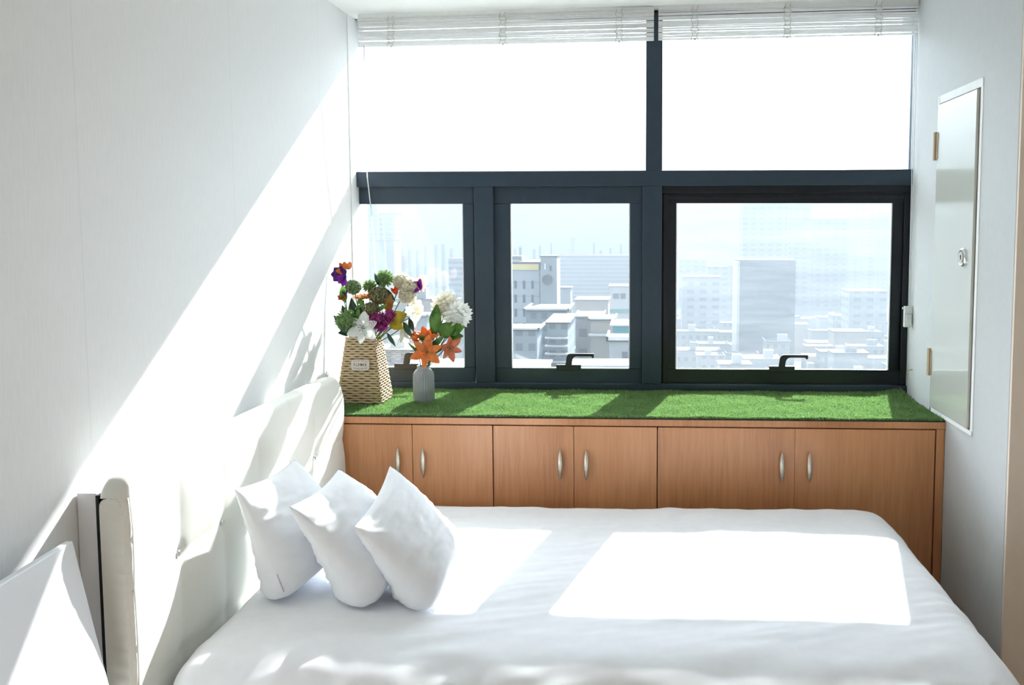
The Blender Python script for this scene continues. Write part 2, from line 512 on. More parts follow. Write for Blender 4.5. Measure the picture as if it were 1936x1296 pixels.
def discx(mb, cx, cy, cz, r, th, seg=28):
    mb.prism([(cy + r * math.cos(2 * PI * k / seg), cz + r * math.sin(2 * PI * k / seg)) for k in range(seg)], 'x', cx - th, cx)
discx(lk, XR - 0.012, -0.178, 1.466, 0.034, 0.005)
ringx(lk, XR - 0.016, -0.178, 1.466, 0.034, 0.006, 0)
lk.build('lock_ring', M_chrome, d, smooth=False)
l2 = MB(); discx(l2, XR - 0.0171, -0.178, 1.466, 0.020, 0.006); l2.build('lock_cylinder', M_nickel, d)
l3 = MB(); l3.box(XR - 0.0245, -0.181, 1.458, XR - 0.0232, -0.175, 1.474); l3.build('keyhole', M_handle, d)

# ---------------------------------------------------------------- blinds
def blind(x0, x1, zt0, zt1, zb0, zb1, tapes, label, seed, gaps):
    rnd = random.Random(seed)
    o = thing('rolled_blind', label, 'blind', ((x0 + x1) / 2, 0.5, zb0), 'slatted blinds gathered under the ceiling')
    s = MB(); n = 16
    ytop = 0.50
    for k in range(n):
        fz = k / (n - 1)
        a = zt0 + (zb0 - zt0) * fz; b = zt1 + (zb1 - zt1) * fz
        a += rnd.uniform(-.0016, .0016); b += rnd.uniform(-.0016, .0016)
        if k in gaps: b += 0.0042
        yy = ytop + rnd.uniform(-.008, .008)
        th = 0.0030 + 0.0009 * ((k * 7) % 3 - 1) + (0.0016 if k == n - 1 else 0)
        s.add([(x0, yy - .005, a - th), (x0, yy - .005, a + th), (x0, yy + .005, a + th * .5 - .0006), (x0, yy + .005, a - th),
               (x1, yy - .005, b - th), (x1, yy - .005, b + th), (x1, yy + .005, b + th * .5 - .0006), (x1, yy + .005, b - th)],
              [(0, 1, 2, 3), (4, 7, 6, 5), (0, 4, 5, 1), (1, 5, 6, 2), (2, 6, 7, 3), (3, 7, 4, 0)])
    s.build('slat_bundle', M_blind, o)
    r = MB().box(x0, ytop - 0.006, min(zt0, zt1) - 0.002, x1, ytop + 0.03, max(zt0, zt1) + 0.012)
    r.build('head_rail', M_blind, o, bevel=0.003)
    for tx in tapes:
        fr_ = (tx - x0) / (x1 - x0)
        za = zb0 + (zb1 - zb0) * fr_ - 0.012; zb = zt0 + (zt1 - zt0) * fr_ + 0.004
        m = MB()
        for q in (-0.008, 0.008):
            pts = [(tx + q * (0.5 + 0.5 * math.sin(i * 1.7 + q * 300)) + q, ytop - 0.030 - 0.004 * math.sin(i * 2.1), zb + (za - zb) * i / 14) for i in range(15)]
            m.tube(pts, 0.0022, 6)
        for i in range(1, 8):
            z_ = zb + (za - zb) * i / 8
            m.tube([(tx - 0.011, ytop - 0.031, z_), (tx, ytop - 0.036, z_ - 0.003), (tx + 0.011, ytop - 0.031, z_)], 0.0018, 5)
        m.ball((tx, ytop - 0.028, za + 0.002), 0.0055)
        m.build('ladder_cord', M_tape, o, smooth=True)
    return o
b1 = blind(0.084, 1.362, 2.474, 2.496, 2.359, 2.372, (0.234, 0.718, 1.215), 'white slatted blind gathered above the left window half, long pull cord at its left end', 3, (5, 8, 9, 11))
b2 = blind(1.381, 2.466, 2.497, 2.512, 2.374, 2.384, (1.534, 1.921, 2.297), 'white slatted blind gathered above the right window half, cord looped down the right reveal', 5, (3, 4, 14))
pc = MB()
pc.tube([(0.115, 0.475, 2.36), (0.112, 0.49, 2.1), (0.106, 0.505, 1.9), (0.103, 0.52, 1.80), (0.118, 0.52, 1.65), (0.128, 0.52, 1.5), (0.132, 0.52, 1.36), (0.137, 0.52, 1.2), (0.14, 0.52, 1.05)], 0.0026, 7)
pc.build('pull_cord', M_cord, b1, smooth=True)
pe = MB().lathe((0.14, 0.52, 1.012), [(0.002, 0.040), (0.006, 0.034), (0.008, 0.0), (0.0, 0.0)], 14)
pe.build('cord_tassel', M_plastic, b1, smooth=True)
pc = MB().tube([(0.092, 0.478, 2.36), (0.094, 0.478, 2.34), (0.097, 0.478, 2.31)], 0.0013, 5); pc.build('loose_thread', M_cord, b1)
pc = MB()
for q in (0, 0.007):
    pc.tube([(2.458 - q, 0.475, 2.38), (2.459 - q, 0.480, 1.9), (2.462 - q, 0.485, 1.5), (2.464 - q, 0.49, 1.24)], 0.0016, 6)
pc.build('pull_cord', M_cord, b2, smooth=True)
pb = MB().box(2.438, 0.478, 1.145, 2.472, 0.500, 1.235)
pb.box(2.443, 0.470, 1.155, 2.467, 0.478, 1.200)
pb.box(2.430, 0.484, 1.222, 2.440, 0.494, 1.230)
pb.build('cord_tensioner', M_plastic, b2, bevel=0.002)
hk = MB().tube([(2.472, 0.46, 0.965), (2.45, 0.455, 0.962), (2.447, 0.455, 0.950), (2.455, 0.455, 0.946)], 0.0028, 6)
hk.tube([(2.452, 0.455, 0.96), (2.456, 0.455, 0.935)], 0.002, 6)
tag(hk.build('wall_hook', M_nickel), 'small metal hook on the right window reveal near the grass', 'hook')

# ---------------------------------------------------------------- cabinets
def cab_handle(x, parent):
    m = MB()
    zc_, L = 0.661, 0.060
    for i in range(1):
        pass
    def fn(u, v):
        s_ = v * 2 - 1
        prof = (1 - s_ * s_) ** 0.75
        r = 0.0100 * prof + 0.0002
        t_ = 2 * PI * u
        return (x + r * math.cos(t_), -0.026 - 0.006 * (1 - s_ * s_) + 0.7 * r * math.sin(t_), zc_ + L * s_)
    m.grid(fn, 14, 24, True)
    m.tube([(x, -0.026, zc_ + 0.034), (x, -0.001, zc_ + 0.034)], 0.004, 8)
    m.tube([(x, -0.026, zc_ - 0.034), (x, -0.001, zc_ - 0.034)], 0.004, 8)
    return m.build('handle', M_nickel, parent, smooth=True)
def cabinet(x0, x1, xm, handles, label, end=None, gapm=0.0022):
    o = thing('cabinet', label, 'cabinet', ((x0 + x1) / 2, 0.3, 0), 'low wooden cabinets under the window')
    b = MB(); T = 0.812
    b.box(x0 + .001, 0.02, 0.0, x1 - .001, 0.585, 0.06)
    b.box(x0 + .001, 0.012, 0.06, x0 + 0.018, 0.585, T - .001); b.box(x1 - 0.018, 0.012, 0.06, x1 - .001, 0.585, T - .001)
    b.box(x0 + .001, 0.012, 0.06, x1 - .001, 0.585, 0.078); b.box(x0 + .001, 0.57, 0.06, x1 - .001, 0.585, T - .001)
    b.box(x0 + .001, 0.012, T - 0.02, x1 - .001, 0.585, T - .001)
    b.build('carcass', M_wood, o)
    if end:
        MB().box(end[0], -0.008, 0.0, end[1], 0.585, T - .001).build('end_panel', M_wood, o, bevel=0.001)
    g = 0.0022
    for (a, c_), hx in (((x0 + g, xm - gapm / 2), handles[0]), ((xm + gapm / 2, x1 - g), handles[1])):
        dd = MB().box(a, -0.008, 0.068, c_, 0.010, T - 0.005).build('cabinet_door', M_wood, o, bevel=0.0008)
        cab_handle(hx, dd)
    return o
cabinet(0.105, 0.738, 0.421, (0.368, 0.467), 'wooden cabinet at the left end, half hidden by headboard and pillows')
cabinet(0.738, 1.375, 1.053, (1.001, 1.102), 'wooden cabinet in the middle of the row, both doors clear of the pillows')
cabinet(1.375, 2.425, 1.899, (1.848, 1.952), 'widest wooden cabinet, at the right end of the row beside the pale wall', (2.428, 2.458), 0.0010)
wt = MB().box(XL + .003, -0.012, 0.812, 2.459, 0.598, 0.838)
tag(wt.build('worktop', M_wood, bevel=0.002), 'long wooden top board over the cabinets, under the artificial grass', 'worktop')

# ---------------------------------------------------------------- artificial grass
gt = thing('artificial_grass', 'bright green artificial turf mat covering the window ledge', 'grass mat', (1.25, 0.29, 0.838))
m = MB()
gx0, gx1, gy0, gy1 = XL + .004, 2.457, -0.010, 0.553
m.prism([(gx0, gy0 + 0.03), (gx0 + 0.02, gy0), (gx1, gy0), (gx1, gy1), (gx0, gy1)], 'z', 0.8382, 0.8425)
m.build('mat_backing', M_matbase, gt)
def blades():
    rng = np.random.default_rng(4)
    N = 120000
    x = rng.uniform(gx0 + .002, gx1 - .003, N); y = rng.uniform(gy0 + .001, gy1 - .003, N)
    # a little denser along the front edge
    x = np.concatenate([x, rng.uniform(gx0 + .02, gx1 - .003, 9000)]); y = np.concatenate([y, rng.uniform(gy0 + .001, gy0 + .009, 9000)])
    N = len(x)
    ang = rng.uniform(0, 2 * PI, N); lean = rng.uniform(0.1, 0.9, N); la = rng.uniform(0, 2 * PI, N)
    h = rng.uniform(0.008, 0.0145, N) * (1 + 0.25 * np.sin(x * 23) * np.sin(y * 31 + x * 7)); w_ = rng.uniform(0.0007, 0.0012, N)
    corner = np.clip((x - 2.30) / 0.16, 0, 1) * np.clip((y - 0.36) / 0.22, 0, 1)
    z0 = 0.8424 + 0.024 * corner
    dx, dy = np.cos(ang) * w_, np.sin(ang) * w_
    lx = np.cos(la) * lean * h; ly = np.sin(la) * lean * h
    lx = np.where(x + lx > 2.4585, -np.abs(lx), lx); lx = np.where(x + lx < XL + .002, np.abs(lx), lx)
    ly = np.where(y + ly > 0.557, -np.abs(ly), ly)
    ly = np.where(y + ly < gy0 - 0.001, np.abs(ly) * .3, ly)
    ox, oy, oz = gt['_og']
    V = np.zeros((N, 4, 3))
    V[:, 0] = np.stack([x - dx - ox, y - dy - oy, z0 - oz], 1); V[:, 1] = np.stack([x + dx - ox, y + dy - oy, z0 - oz], 1)
    V[:, 2] = np.stack([x + lx * .4 + dx * .8 - ox, y + ly * .4 + dy * .8 - oy, z0 + h * .6 - oz], 1)
    V[:, 3] = np.stack([x + lx - ox, y + ly - oy, z0 + h * (1 - lean * .35) - oz], 1)
    me = bpy.data.meshes.new('grass_blades')
    me.vertices.add(N * 4); me.vertices.foreach_set('co', V.reshape(-1))
    F = np.arange(N * 4).reshape(N, 4)
    tri = np.concatenate([F[:, [0, 1, 2]], F[:, [0, 2, 3]]]).reshape(-1)
    nt = N * 2
    me.loops.add(nt * 3); me.loops.foreach_set('vertex_index', tri)
    me.polygons.add(nt); me.polygons.foreach_set('loop_start', np.arange(0, nt * 3, 3))
    me.polygons.foreach_set('loop_total', np.full(nt, 3))
    me.update(calc_edges=True)
    me.materials.append(M_grass)
    o = bpy.data.objects.new('grass_blades', me); COL.objects.link(o); o.parent = gt
    o['kind'] = 'stuff'
blades()

# ---------------------------------------------------------------- bed and headboard
bed = thing('bed', 'bed with a tall cream tufted leatherette headboard against the left wall', 'bed', (1.15, -0.86, 0))
b = MB().box(0.19, -1.50, 0.12, 2.16, -0.20, 0.42); b.build('bed_base', M_leather, bed, bevel=0.02)
for (x, y) in ((0.30, -1.40), (0.30, -0.30), (2.05, -1.40), (2.05, -0.30)):
    MB().tube([(x, y, 0), (x, y, 0.12)], [0.018, 0.026], 14).build('leg', M_handle, bed)
HY0, HY1, HZ = -1.505, -0.022, 1.012
ys = [-1.27 + 0.236 * k for k in range(5)]
zr = [0.755, 0.50]
def hb_front(y, z):
    """front surface x of the padded headboard"""
    cols = [HY0] + ys + [HY1]
    rows = [0.1] + zr[::-1] + [HZ]
    for i in range(len(cols) - 1):
        if y <= cols[i + 1] + 1e-9: break
    for j in range(len(rows) - 1):
        if z <= rows[j + 1] + 1e-9: break
    u = (y - cols[i]) / (cols[i + 1] - cols[i]); v = (z - rows[j]) / (rows[j + 1] - rows[j])
    u = min(max(u, 0), 1); v = min(max(v, 0), 1)
    pu = max(1 - abs(2 * u - 1) ** 2.2, 0); 
    if j == len(rows) - 2: pv = max(1 - max(0, 1 - 2 * v) ** 2.2, 0)
    else: pv = max(1 - abs(2 * v - 1) ** 2.2, 0)
    if i == 0: pu = max(1 - max(0, 2 * u - 1) ** 2.2, 0)
    if i == len(cols) - 2: pu = max(1 - max(0, 1 - 2 * u) ** 2.2, 0)
    fd = max(0.0, 1 - (y - HY0) / 0.16)
    pv = pv + (1 - pv) * fd
    p = (min(pu, pv) * 0.6 + pu * pv * 0.4)
    x = 0.154 + 0.010 * p * (1 - 0.55 * max(0, min(1, (z - 0.90) / 0.09)))
    for yy in ys:
        for zz in zr:
            dd = ((y - yy) ** 2 + (z - zz) ** 2)
            x -= 0.007 * math.exp(-dd / 0.0006)
    return x
def headboard():
    m = MB()
    nu, nv = 210, 150
    rc = 0.085
    def outline(y, z):
        return y, z
    def edge_z(y):
        # top edge with rounded ends
        zt = HZ + 0.004 * math.sin((y - HY0) / (HY1 - HY0) * PI)
        for e, r in ((HY1, 0.11), (HY0, 0.045)):
            dd = abs(y - e)
            if dd < r:
                zt -= r - math.sqrt(max(r * r - (r - dd) ** 2, 0))
        return zt
    prof = []
    def P(u, v):
        y = HY0 + (HY1 - HY0) * u
        zt = edge_z(y)
        return y, zt
    # v: 0..0.80 front from bottom to near top, 0.80..1 rounds over the top to the back edge
    def fn(u, v):
        uu = 0.5 - 0.5 * math.cos(PI * u) if False else u
        y, zt = P(uu, v)
        ed = min(uu, 1 - uu) * (HY1 - HY0)
        er = 0.022
        if v < 0.86:
            z = 0.12 + (zt - 0.028 - 0.12) * (v / 0.86)
            x = hb_front(y, min(z, HZ))
        else:
            t = (v - 0.86) / 0.14
            xf = hb_front(y, HZ - 0.028)
            hw = (xf - 0.098) / 2
            a = t * PI
            x = 0.098 + hw + hw * math.copysign(abs(math.cos(a)) ** 0.7, math.cos(a))
            z = zt - 0.028 + 0.028 * abs(math.sin(a)) ** 0.7
        if ed < er:
            k = 1 - ed / er
            x = 0.098 + (x - 0.098) * math.sqrt(max(1 - (k * 0.62) ** 2.4, 0))
        return (x, y, z)
    m.grid(fn, nu, nv)
    # sides and back
    for u in (0, 1):
        pts = [fn(u, v / 60) for v in range(61)]
        n = len(pts)
        base = [(0.098, p[1], p[2]) for p in pts]
        m.add(pts + base, [(i, i + 1, n + i + 1, n + i) for i in range(n - 1)])
    m.build('headboard', M_leather, bed, smooth=True)
    pl = MB().box(0.087, HY0 + 0.006, 0.0, 0.0975, HY1 - 0.010, 0.972)
    pl.build('backing_panel', M_backing, bed)
    MB().box(0.0405, HY0 + 0.012, 0.0, 0.0865, HY1 - 0.010, 0.975).build('shadow_block', M_board, bed)  # added filler behind the headboard, makes its cast shadow start at the wall
    # piping along the near edge
    pp = MB().tube([(hb_front(HY0 + .03, z) - 0.0035, HY0 + 0.012, z) for z in np.linspace(0.13, 0.965, 40)], 0.0032, 6)
    pp.build('edge_piping', M_leather, bed, smooth=True)
    for yy in ys:
        for zz in zr:
            if zz < 0.6: continue
            x = hb_front(yy, zz)
            q = MB().ball((x + 0.002, yy, zz), (0.006, 0.0085, 0.0085), 14, 8)
            q.build('button', M_chrome, bed, smooth=True)
headboard()

# duvet: soft box drape
def duvet():
    x0, x1, y0, y1 = 0.285, 2.115, -1.27, -0.222
    R = 0.115; top = 0.551
    cx, cy = (x0 + x1) / 2, (y0 + y1) / 2; A, B = (x1 - x0) / 2, (y1 - y0) / 2
    ext = R * PI / 2 + 0.26
    nu, nv = 260, 190
    m = MB()
    def fn(u, v):
        a = (u * 2 - 1) * (A + ext); b_ = (v * 2 - 1) * (B + ext)
        qa = math.copysign(max(abs(a) - A, 0), a); qb = math.copysign(max(abs(b_) - B, 0), b_)
        kn = 1.9 if qb < 0 else 1.0
        r = math.hypot(qa, qb)
        ia = max(min(a, A), -A); ib = max(min(b_, B), -B)
        z = top; off = 0.0
        if r > 1e-9:
            if r < R * PI / 2:
                off = R * math.sin(r / R); z = top - R * (1 - math.cos(r / R))
            else:
                e = min(r - R * PI / 2, 0.30)
                off = R; z = top - R - e
            ux, uy = qa / r, qb / r
        else:
            ux = uy = 0
        x = cx + ia + ux * off; y = cy + ib + uy * off * kn
        # soft folds
        f1 = fbm(x * 1.6, y * 2.2, 1.3, 2) * 0.006
        f2 = fbm(x * 2.0 + y * 1.2, y * 9 - x * 3.2, 5.1, 3) * 0.0040
        edge = math.exp(-((y + 1.42) / 0.14) ** 2)
        f3 = fbm(x * 3.5, y * 5.5, 9.0, 3) * (0.006 + 0.008 * max(0, min(1, (1.2 - x) / 0.4))) * edge
        far = math.exp(-((y + 0.26) / 0.10) ** 2)
        f4 = fbm(x * 4.2, y * 2, 3.3, 3) * 0.010 * far
        lft = math.exp(-((x - 0.42) / 0.16) ** 2)
        f5 = abs(fbm(x * 8 + y * 4, y * 3.2, 2.2, 2)) * 0.006 * lft
        z += f1 + f2 + f3 + f4 + f5
        if r > 0:
            s_ = min(r / 0.2, 1)
            wv = (fbm(x * 5, y * 5, 0.3, 2)) * 0.012 * s_
            x += ux * wv; y += uy * wv
        if x < 0.176: x = 0.176 + (x - 0.176) * 0.05
        return (x, y, z)
    m.grid(fn, nu, nv)
    o = m.build('duvet', M_linen, smooth=True, origin=(1.15, -0.86, 0.56))
    return tag(o, 'white cotton duvet spread over the bed with sunlit window patches', 'duvet')
duvet()

# pillows
def pillow(TN, TF, BF, BN, T, label, seed, tagged=False, fb=1.0):
    TN, TF, BF, BN = map(Vector, (TN, TF, BF, BN))
    n_ = ((BN - TN).cross(TF - TN)).normalized()
    if n_.x < 0: n_ = -n_
    cen = (TN + TF + BF + BN) / 4
    m = MB(); N = 44
    def surf(side):
        def fn(u, v):
            U, V = u * 2 - 1, v * 2 - 1
            # edges pull in between the corners
            pin = 0.035
            rc_ = 0.11 * (abs(U) * abs(V)) ** 5 * (1 if V > 0 else 0.12)
            Uu = U * (1 - (pin if U < 0 else -0.05) * (1 - V * V) - rc_); Vv = V * (1 - (0.10 if V < 0 else 0.02) * (1 - U * U) - rc_)
            a, b = (Uu + 1) / 2, (Vv + 1) / 2
            p = TN * (1 - a) * (1 - b) + TF * a * (1 - b) + BF * a * b + BN * (1 - a) * b
            t = T * (max(1 - abs(U) ** 2.1, 0) * max(1 - abs(V) ** (2.2 if V < 0 else 5.0), 0)) ** 0.55
            t *= 1 + 0.42 * V if V > 0 else 1 + 0.10 * V
            edge = (1 - U * U) * (1 - V * V)
            wr = fbm(U * 1.6 + seed, V * 4.2 + seed * 2, side, 3) * 0.007 + fbm(U * 2 + seed + V, V * 9, side * 3, 2) * 0.0034
            rad = abs(math.sin(8 * math.atan2(V + 1.05, U + 1.05) + seed)) * 0.0045 * math.exp(-((U + 1) ** 2 + (V + 1) ** 2) / 0.35)
            t += (wr - rad) * min(edge * 5, 1)
            k = 0.72 if side > 0 else fb + 0.35 * max(V + 0.3, 0)
            p = p + n_ * side * max(t, 0) * k
            if p.z < 0.562: p.z = 0.562 - (0.562 - p.z) * 0.12
            return p
        return fn
    m.grid(surf(1), N, N); m.grid(surf(-1), N, N)
    o = m.build('pillow', M_linen, smooth=True, origin=BN)
    tag(o, label, 'pillow', 'white pillows leaning on the headboard')
    if tagged:
        a = BN + (TN - BN) * 0.05; e = (TN - BN).normalized(); s = (BF - BN).normalized()
        p0 = BN + e * 0.03 + s * 0.02 + n_ * 0.012
        side = Vector((0.35, -0.93, 0.1)).normalized()
        q = MB(); wv = side * 0.010
        q.add([p0, p0 + e * 0.05, p0 + e * 0.05 + wv, p0 + wv] + [v + n_ * 0.0012 for v in (p0, p0 + e * 0.05, p0 + e * 0.05 + wv, p0 + wv)],
              [(0, 1, 2, 3), (7, 6, 5, 4), (0, 4, 5, 1), (1, 5, 6, 2), (2, 6, 7, 3), (3, 7, 4, 0)])
        q.build('care_tag', mat('grey_print', (0.25, 0.26, 0.28), (0.45, 0.46, 0.48), 0.8, nscale=400), o)
    return o
pillow((0.199, -1.060, 0.860), (0.223, -0.690, 0.848), (0.425, -0.75, 0.605), (0.350, -1.138, 0.562), 0.088, 'white pillow nearest the headboard, care tag at its lower corner', 1.0, True, 0.72)
pillow((0.358, -1.080, 0.819), (0.372, -0.715, 0.826), (0.625, -0.76, 0.605), (0.605, -1.155, 0.560), 0.088, 'white pillow in the middle, leaning between the other two', 4.0)
pillow((0.536, -1.085, 0.765), (0.532, -0.710, 0.838), (0.775, -0.79, 0.605), (0.768, -1.168, 0.560), 0.088, 'white pillow farthest from the headboard, sharp sunlit upper corner', 7.0)

# ---------------------------------------------------------------- white board leaning on the wall
bd = MB()
def bx_(y, z, d): return (0.115 - 0.151 * (z - 0.899) - 0.136 * (y + 1.701) - d, y, z)
q8 = [bx_(y, z, d) for d in (0, 0.016) for y, z in ((-1.606, 0.906), (-2.60, 0.945), (-2.60, 0.0), (-1.524, 0.0))]
bd.add(q8, [(0, 1, 2, 3), (7, 6, 5, 4), (0, 4, 5, 1), (1, 5, 6, 2), (2, 6, 7, 3), (3, 7, 4, 0)])
tag(bd.build('leaning_board', M_board, bevel=0.003), 'smooth white board standing on edge by the left wall, in front of the headboard', 'board')

# ---------------------------------------------------------------- wicker basket
def wicker():
    o = thing('flower_basket', 'tapered square wicker basket with an oval paper tag, holding the larger bouquet', 'basket', (0.145, 0.285, 0.846))
    cx0, cy0 = 0.1465, 0.285
    z0, z1 = 0.848, 1.122
    rot = math.radians(2)
    def corner(v):
        hx = 0.0955 + (0.0600 - 0.0955) * v; hy = 0.086 + (0.052 - 0.086) * v
        return hx, hy
    NR = 27; rd = 0.0049
    def P(u, v):
        hx, hy = corner(v)
        s = (u % 1) * 4; k = int(s); t = s - k
        c_ = [(-hx, -hy), (hx, -hy), (hx, hy), (-hx, hy)]
        a, b = c_[k % 4], c_[(k + 1) % 4]
        # slightly rounded corners via power blending
        x = a[0] + (b[0] - a[0]) * t; y = a[1] + (b[1] - a[1]) * t
        L = (abs(x / hx) ** 26 + abs(y / hy) ** 26) ** (1 / 26)
        x, y = x / L, y / L
        nx, ny = [(0, -1), (1, 0), (0, 1), (-1, 0)][k % 4]
        return x, y, nx, ny, k, t
    body = MB()
    for r in range(NR):
        v = (r + 0.5) / NR
        pts = []; n = 168
        ring = []
        for i in range(n):
            x, y, nx, ny, k, t = P(i / n, v)
            per = 7
            amp = 0.0018 * math.sin(t * per * PI + (r % 2) * PI)
            zz = z0 + (z1 - z0) * v + 0.0012 * math.cos(t * per * PI + (r % 2) * PI)
            ring.append(Vector((cx0 + x + nx * amp, cy0 + y + ny * amp, zz)))
        seg = 6; vs = []; fs = []
        for i, p in enumerate(ring):
            dd = (ring[(i + 1) % n] - ring[i - 1]).normalized()
            a = Vector((dd.y, -dd.x, 0)).normalized(); b = Vector((0, 0, 1))
            for q in range(seg):
                th = 2 * PI * q / seg
                vs.append(p + a * math.cos(th) * 0.0032 + b * math.sin(th) * rd)
        for i in range(n):
            i2 = (i + 1) % n
            for q in range(seg):
                q2 = (q + 1) % seg
                fs.append((i * seg + q, i2 * seg + q, i2 * seg + q2, i * seg + q2))
        body.add(vs, fs)
    body.build('woven_body', M_wicker, o, smooth=True)
    li = MB()
    hx, hy = corner(0); h2, g2 = corner(1); e = 0.004
    v = [(cx0 + a * (hx - e), cy0 + b * (hy - e), z0 - 0.002) for a, b in ((-1, -1), (1, -1), (1, 1), (-1, 1))] + \
        [(cx0 + a * (h2 - e), cy0 + b * (g2 - e), z1 - 0.004) for a, b in ((-1, -1), (1, -1), (1, 1), (-1, 1))]
    li.add(v, [(3, 2, 1, 0), (0, 1, 5, 4), (1, 2, 6, 5), (2, 3, 7, 6), (3, 0, 4, 7)])
    li.build('basket_lining', M_wickerdark, o)
    # tag on the front face: follows the taper
    def face(x, z, d):
        vv = (z - z0) / (z1 - z0); hx, hy = corner(vv)
        return (x, cy0 - hy - d, z)
    tx, tz = 0.152, 1.008
    k = 40; out = []
    W2, H2 = 0.0385, 0.0225
    for i in range(k):
        t = 2 * PI * i / k
        cxs, sn = math.cos(t), math.sin(t)
        L = (abs(cxs) ** 5 + abs(sn) ** 5) ** (-1 / 5)
        out.append((tx + W2 * cxs * L, tz + H2 * sn * L))
    tm = MB()
    a = [face(x, z, 0.0085) for x, z in out]; b = [face(x, z, 0.0105) for x, z in out]
    tm.add(a + b, [tuple(range(k)), tuple(range(2 * k - 1, k - 1, -1))] + [(i, (i + 1) % k, k + (i + 1) % k, k + i) for i in range(k)])
    tg = tm.build('paper_tag', M_tag, o)
    tg['label'] = 'oval grey paper tag reading FLOWER'
    ink = MB()
    G = {'F': [(0, 0, .18, 1), (0, .82, .75, 1), (0, .42, .6, .6)],
         'L': [(0, 0, .18, 1), (0, 0, .75, .18)],
         'O': [(0, 0, .18, 1), (.62, 0, .8, 1), (0, 0, .8, .18), (0, .82, .8, 1)],
         'E': [(0, 0, .18, 1), (0, 0, .75, .18), (0, .82, .75, 1), (0, .41, .6, .59)]}
    ch_w, ch_h = 0.0098, 0.0098
    x = tx - 0.0265
    def quad(x0_, za, x1_, zb_, x2_=None, x3_=None):
        p = [face(x0_, za, 0.0108), face(x1_, za, 0.0108), face(x1_ if x2_ is None else x2_, zb_, 0.0108), face(x0_ if x3_ is None else x3_, zb_, 0.0108)]
        ink.add(p + [(q[0], q[1] - 0.0004, q[2]) for q in p], [(0, 1, 2, 3), (7, 6, 5, 4), (0, 4, 5, 1), (1, 5, 6, 2), (2, 6, 7, 3), (3, 7, 4, 0)])
    zb_ = tz - 0.004
    w1 = 0.0066; st = 0.0018
    for chh in 'FLOWER':
        if chh in G:
            for a_, b_, c_, d_ in G[chh]:
                quad(x + a_ * w1, zb_ + b_ * ch_h, x + c_ * w1, zb_ + d_ * ch_h)
        elif chh == 'W':
            for (p, q) in ((0, .22), (.44, .22), (.44, .66), (.88, .66)):
                quad(x + q * ch_w, zb_, x + q * ch_w + st, zb_ + ch_h, x + p * ch_w + st, x + p * ch_w)
            x += 0.0030
        elif chh == 'R':
            for a_, b_, c_, d_ in ((0, 0, .18, 1), (0, .82, .7, 1), (0, .42, .7, .58), (.58, .5, .76, 1)):
                quad(x + a_ * w1, zb_ + b_ * ch_h, x + c_ * w1, zb_ + d_ * ch_h)
            quad(x + .55 * w1, zb_, x + .80 * w1, zb_ + .45 * ch_h, x + .5 * w1, x + .25 * w1)
        x += w1 + 0.0022
    # the small arched lines above and below, too small to read: rows of tiny strokes
    for sgn in (1, -1):
        for i in range(17):
            t = (i - 8) / 8
            xx = tx + t * 0.027; zz = tz + 0.001 + sgn * (0.0165 - 0.0035 * t * t)
            if i % 5 == 3: continue
            quad(xx, zz - 0.0012, xx + 0.0018, zz + 0.0012)
    ink.build('lettering', M_ink, tg)
    return o
wicker()

# ---------------------------------------------------------------- vase
vs = thing('vase', 'grey glazed ceramic bottle vase on the grass, holding orange lilies', 'vase', (0.402, 0.268, 0.846))
m = MB().lathe((0.402, 0.268, 0.846), [(0.0, 0.0), (0.036, 0.0), (0.042, 0.004), (0.0435, 0.012), (0.0435, 0.105), (0.041, 0.122), (0.033, 0.134), (0.0265, 0.140), (0.0255, 0.148), (0.0275, 0.152), (0.0245, 0.152), (0.0235, 0.14), (0.03, 0.12), (0.03, 0.02), (0.0, 0.02)], 208)
def rib(p):
    dx, dy, dz = p[0] - 0.402, p[1] - 0.268, p[2] - 0.846
    r = math.hypot(dx, dy)
    if r > 0.034 and 0.008 < dz < 0.125:
        k = 1 + 0.022 * math.cos(math.atan2(dy, dx) * 26)
        return (0.402 + dx * k, 0.268 + dy * k, p[2])
    return p
m.v = [rib(p) for p in m.v]
m.build('vase_body', M_ceramic, vs, smooth=True)

# ---------------------------------------------------------------- flowers
def frame_of(d):
    d = Vector(d).normalized()
    a = d.cross(Vector((0, 0, 1)))
    if a.length < 1e-3: a = Vector((1, 0, 0))
    a.normalize(); b = a.cross(d).normalized()
    return a, b, d
def petal(mb, c, ax, ang, L, Wd, cup=0.5, curl=0.8, n=8, base=0.2):
    """one petal leaving c around axis ax; cup is the angle from the axis, curl bends it back"""
    a, b, d = frame_of(ax)
    rd = a * math.cos(ang) + b * math.sin(ang)
    sd = -a * math.sin(ang) + b * math.cos(ang)
    pts = []; p = Vector(c); th = cup
    rows = []
    for i in range(n + 1):
        t = i / n
        w_ = Wd * (math.sin(PI * min(t * 0.92 + 0.06, 1)) ** 0.75) * (1 - 0.12 * t) + Wd * base * (1 - t) * 0.3
        if i == n: w_ = Wd * 0.04
        nrm = rd * math.cos(th) - d * math.sin(th)
        rows.append((p.copy(), w_, nrm))
        dirv = rd * math.sin(th) + d * math.cos(th)
        p = p + dirv * (L / n)
        th += curl / n
    vsx = []
    for p_, w_, nrm in rows:
        for s in (-1, -0.5, 0, 0.5, 1):
            vsx.append(p_ + sd * w_ * 0.5 * s - nrm * (0.16 * w_ * (1 - s * s)) * -1)
    fs = []
    for i in range(n):
        for s in range(4):
            fs.append((i * 5 + s, i * 5 + s + 1, (i + 1) * 5 + s + 1, (i + 1) * 5 + s))
    mb.add(vsx, fs)
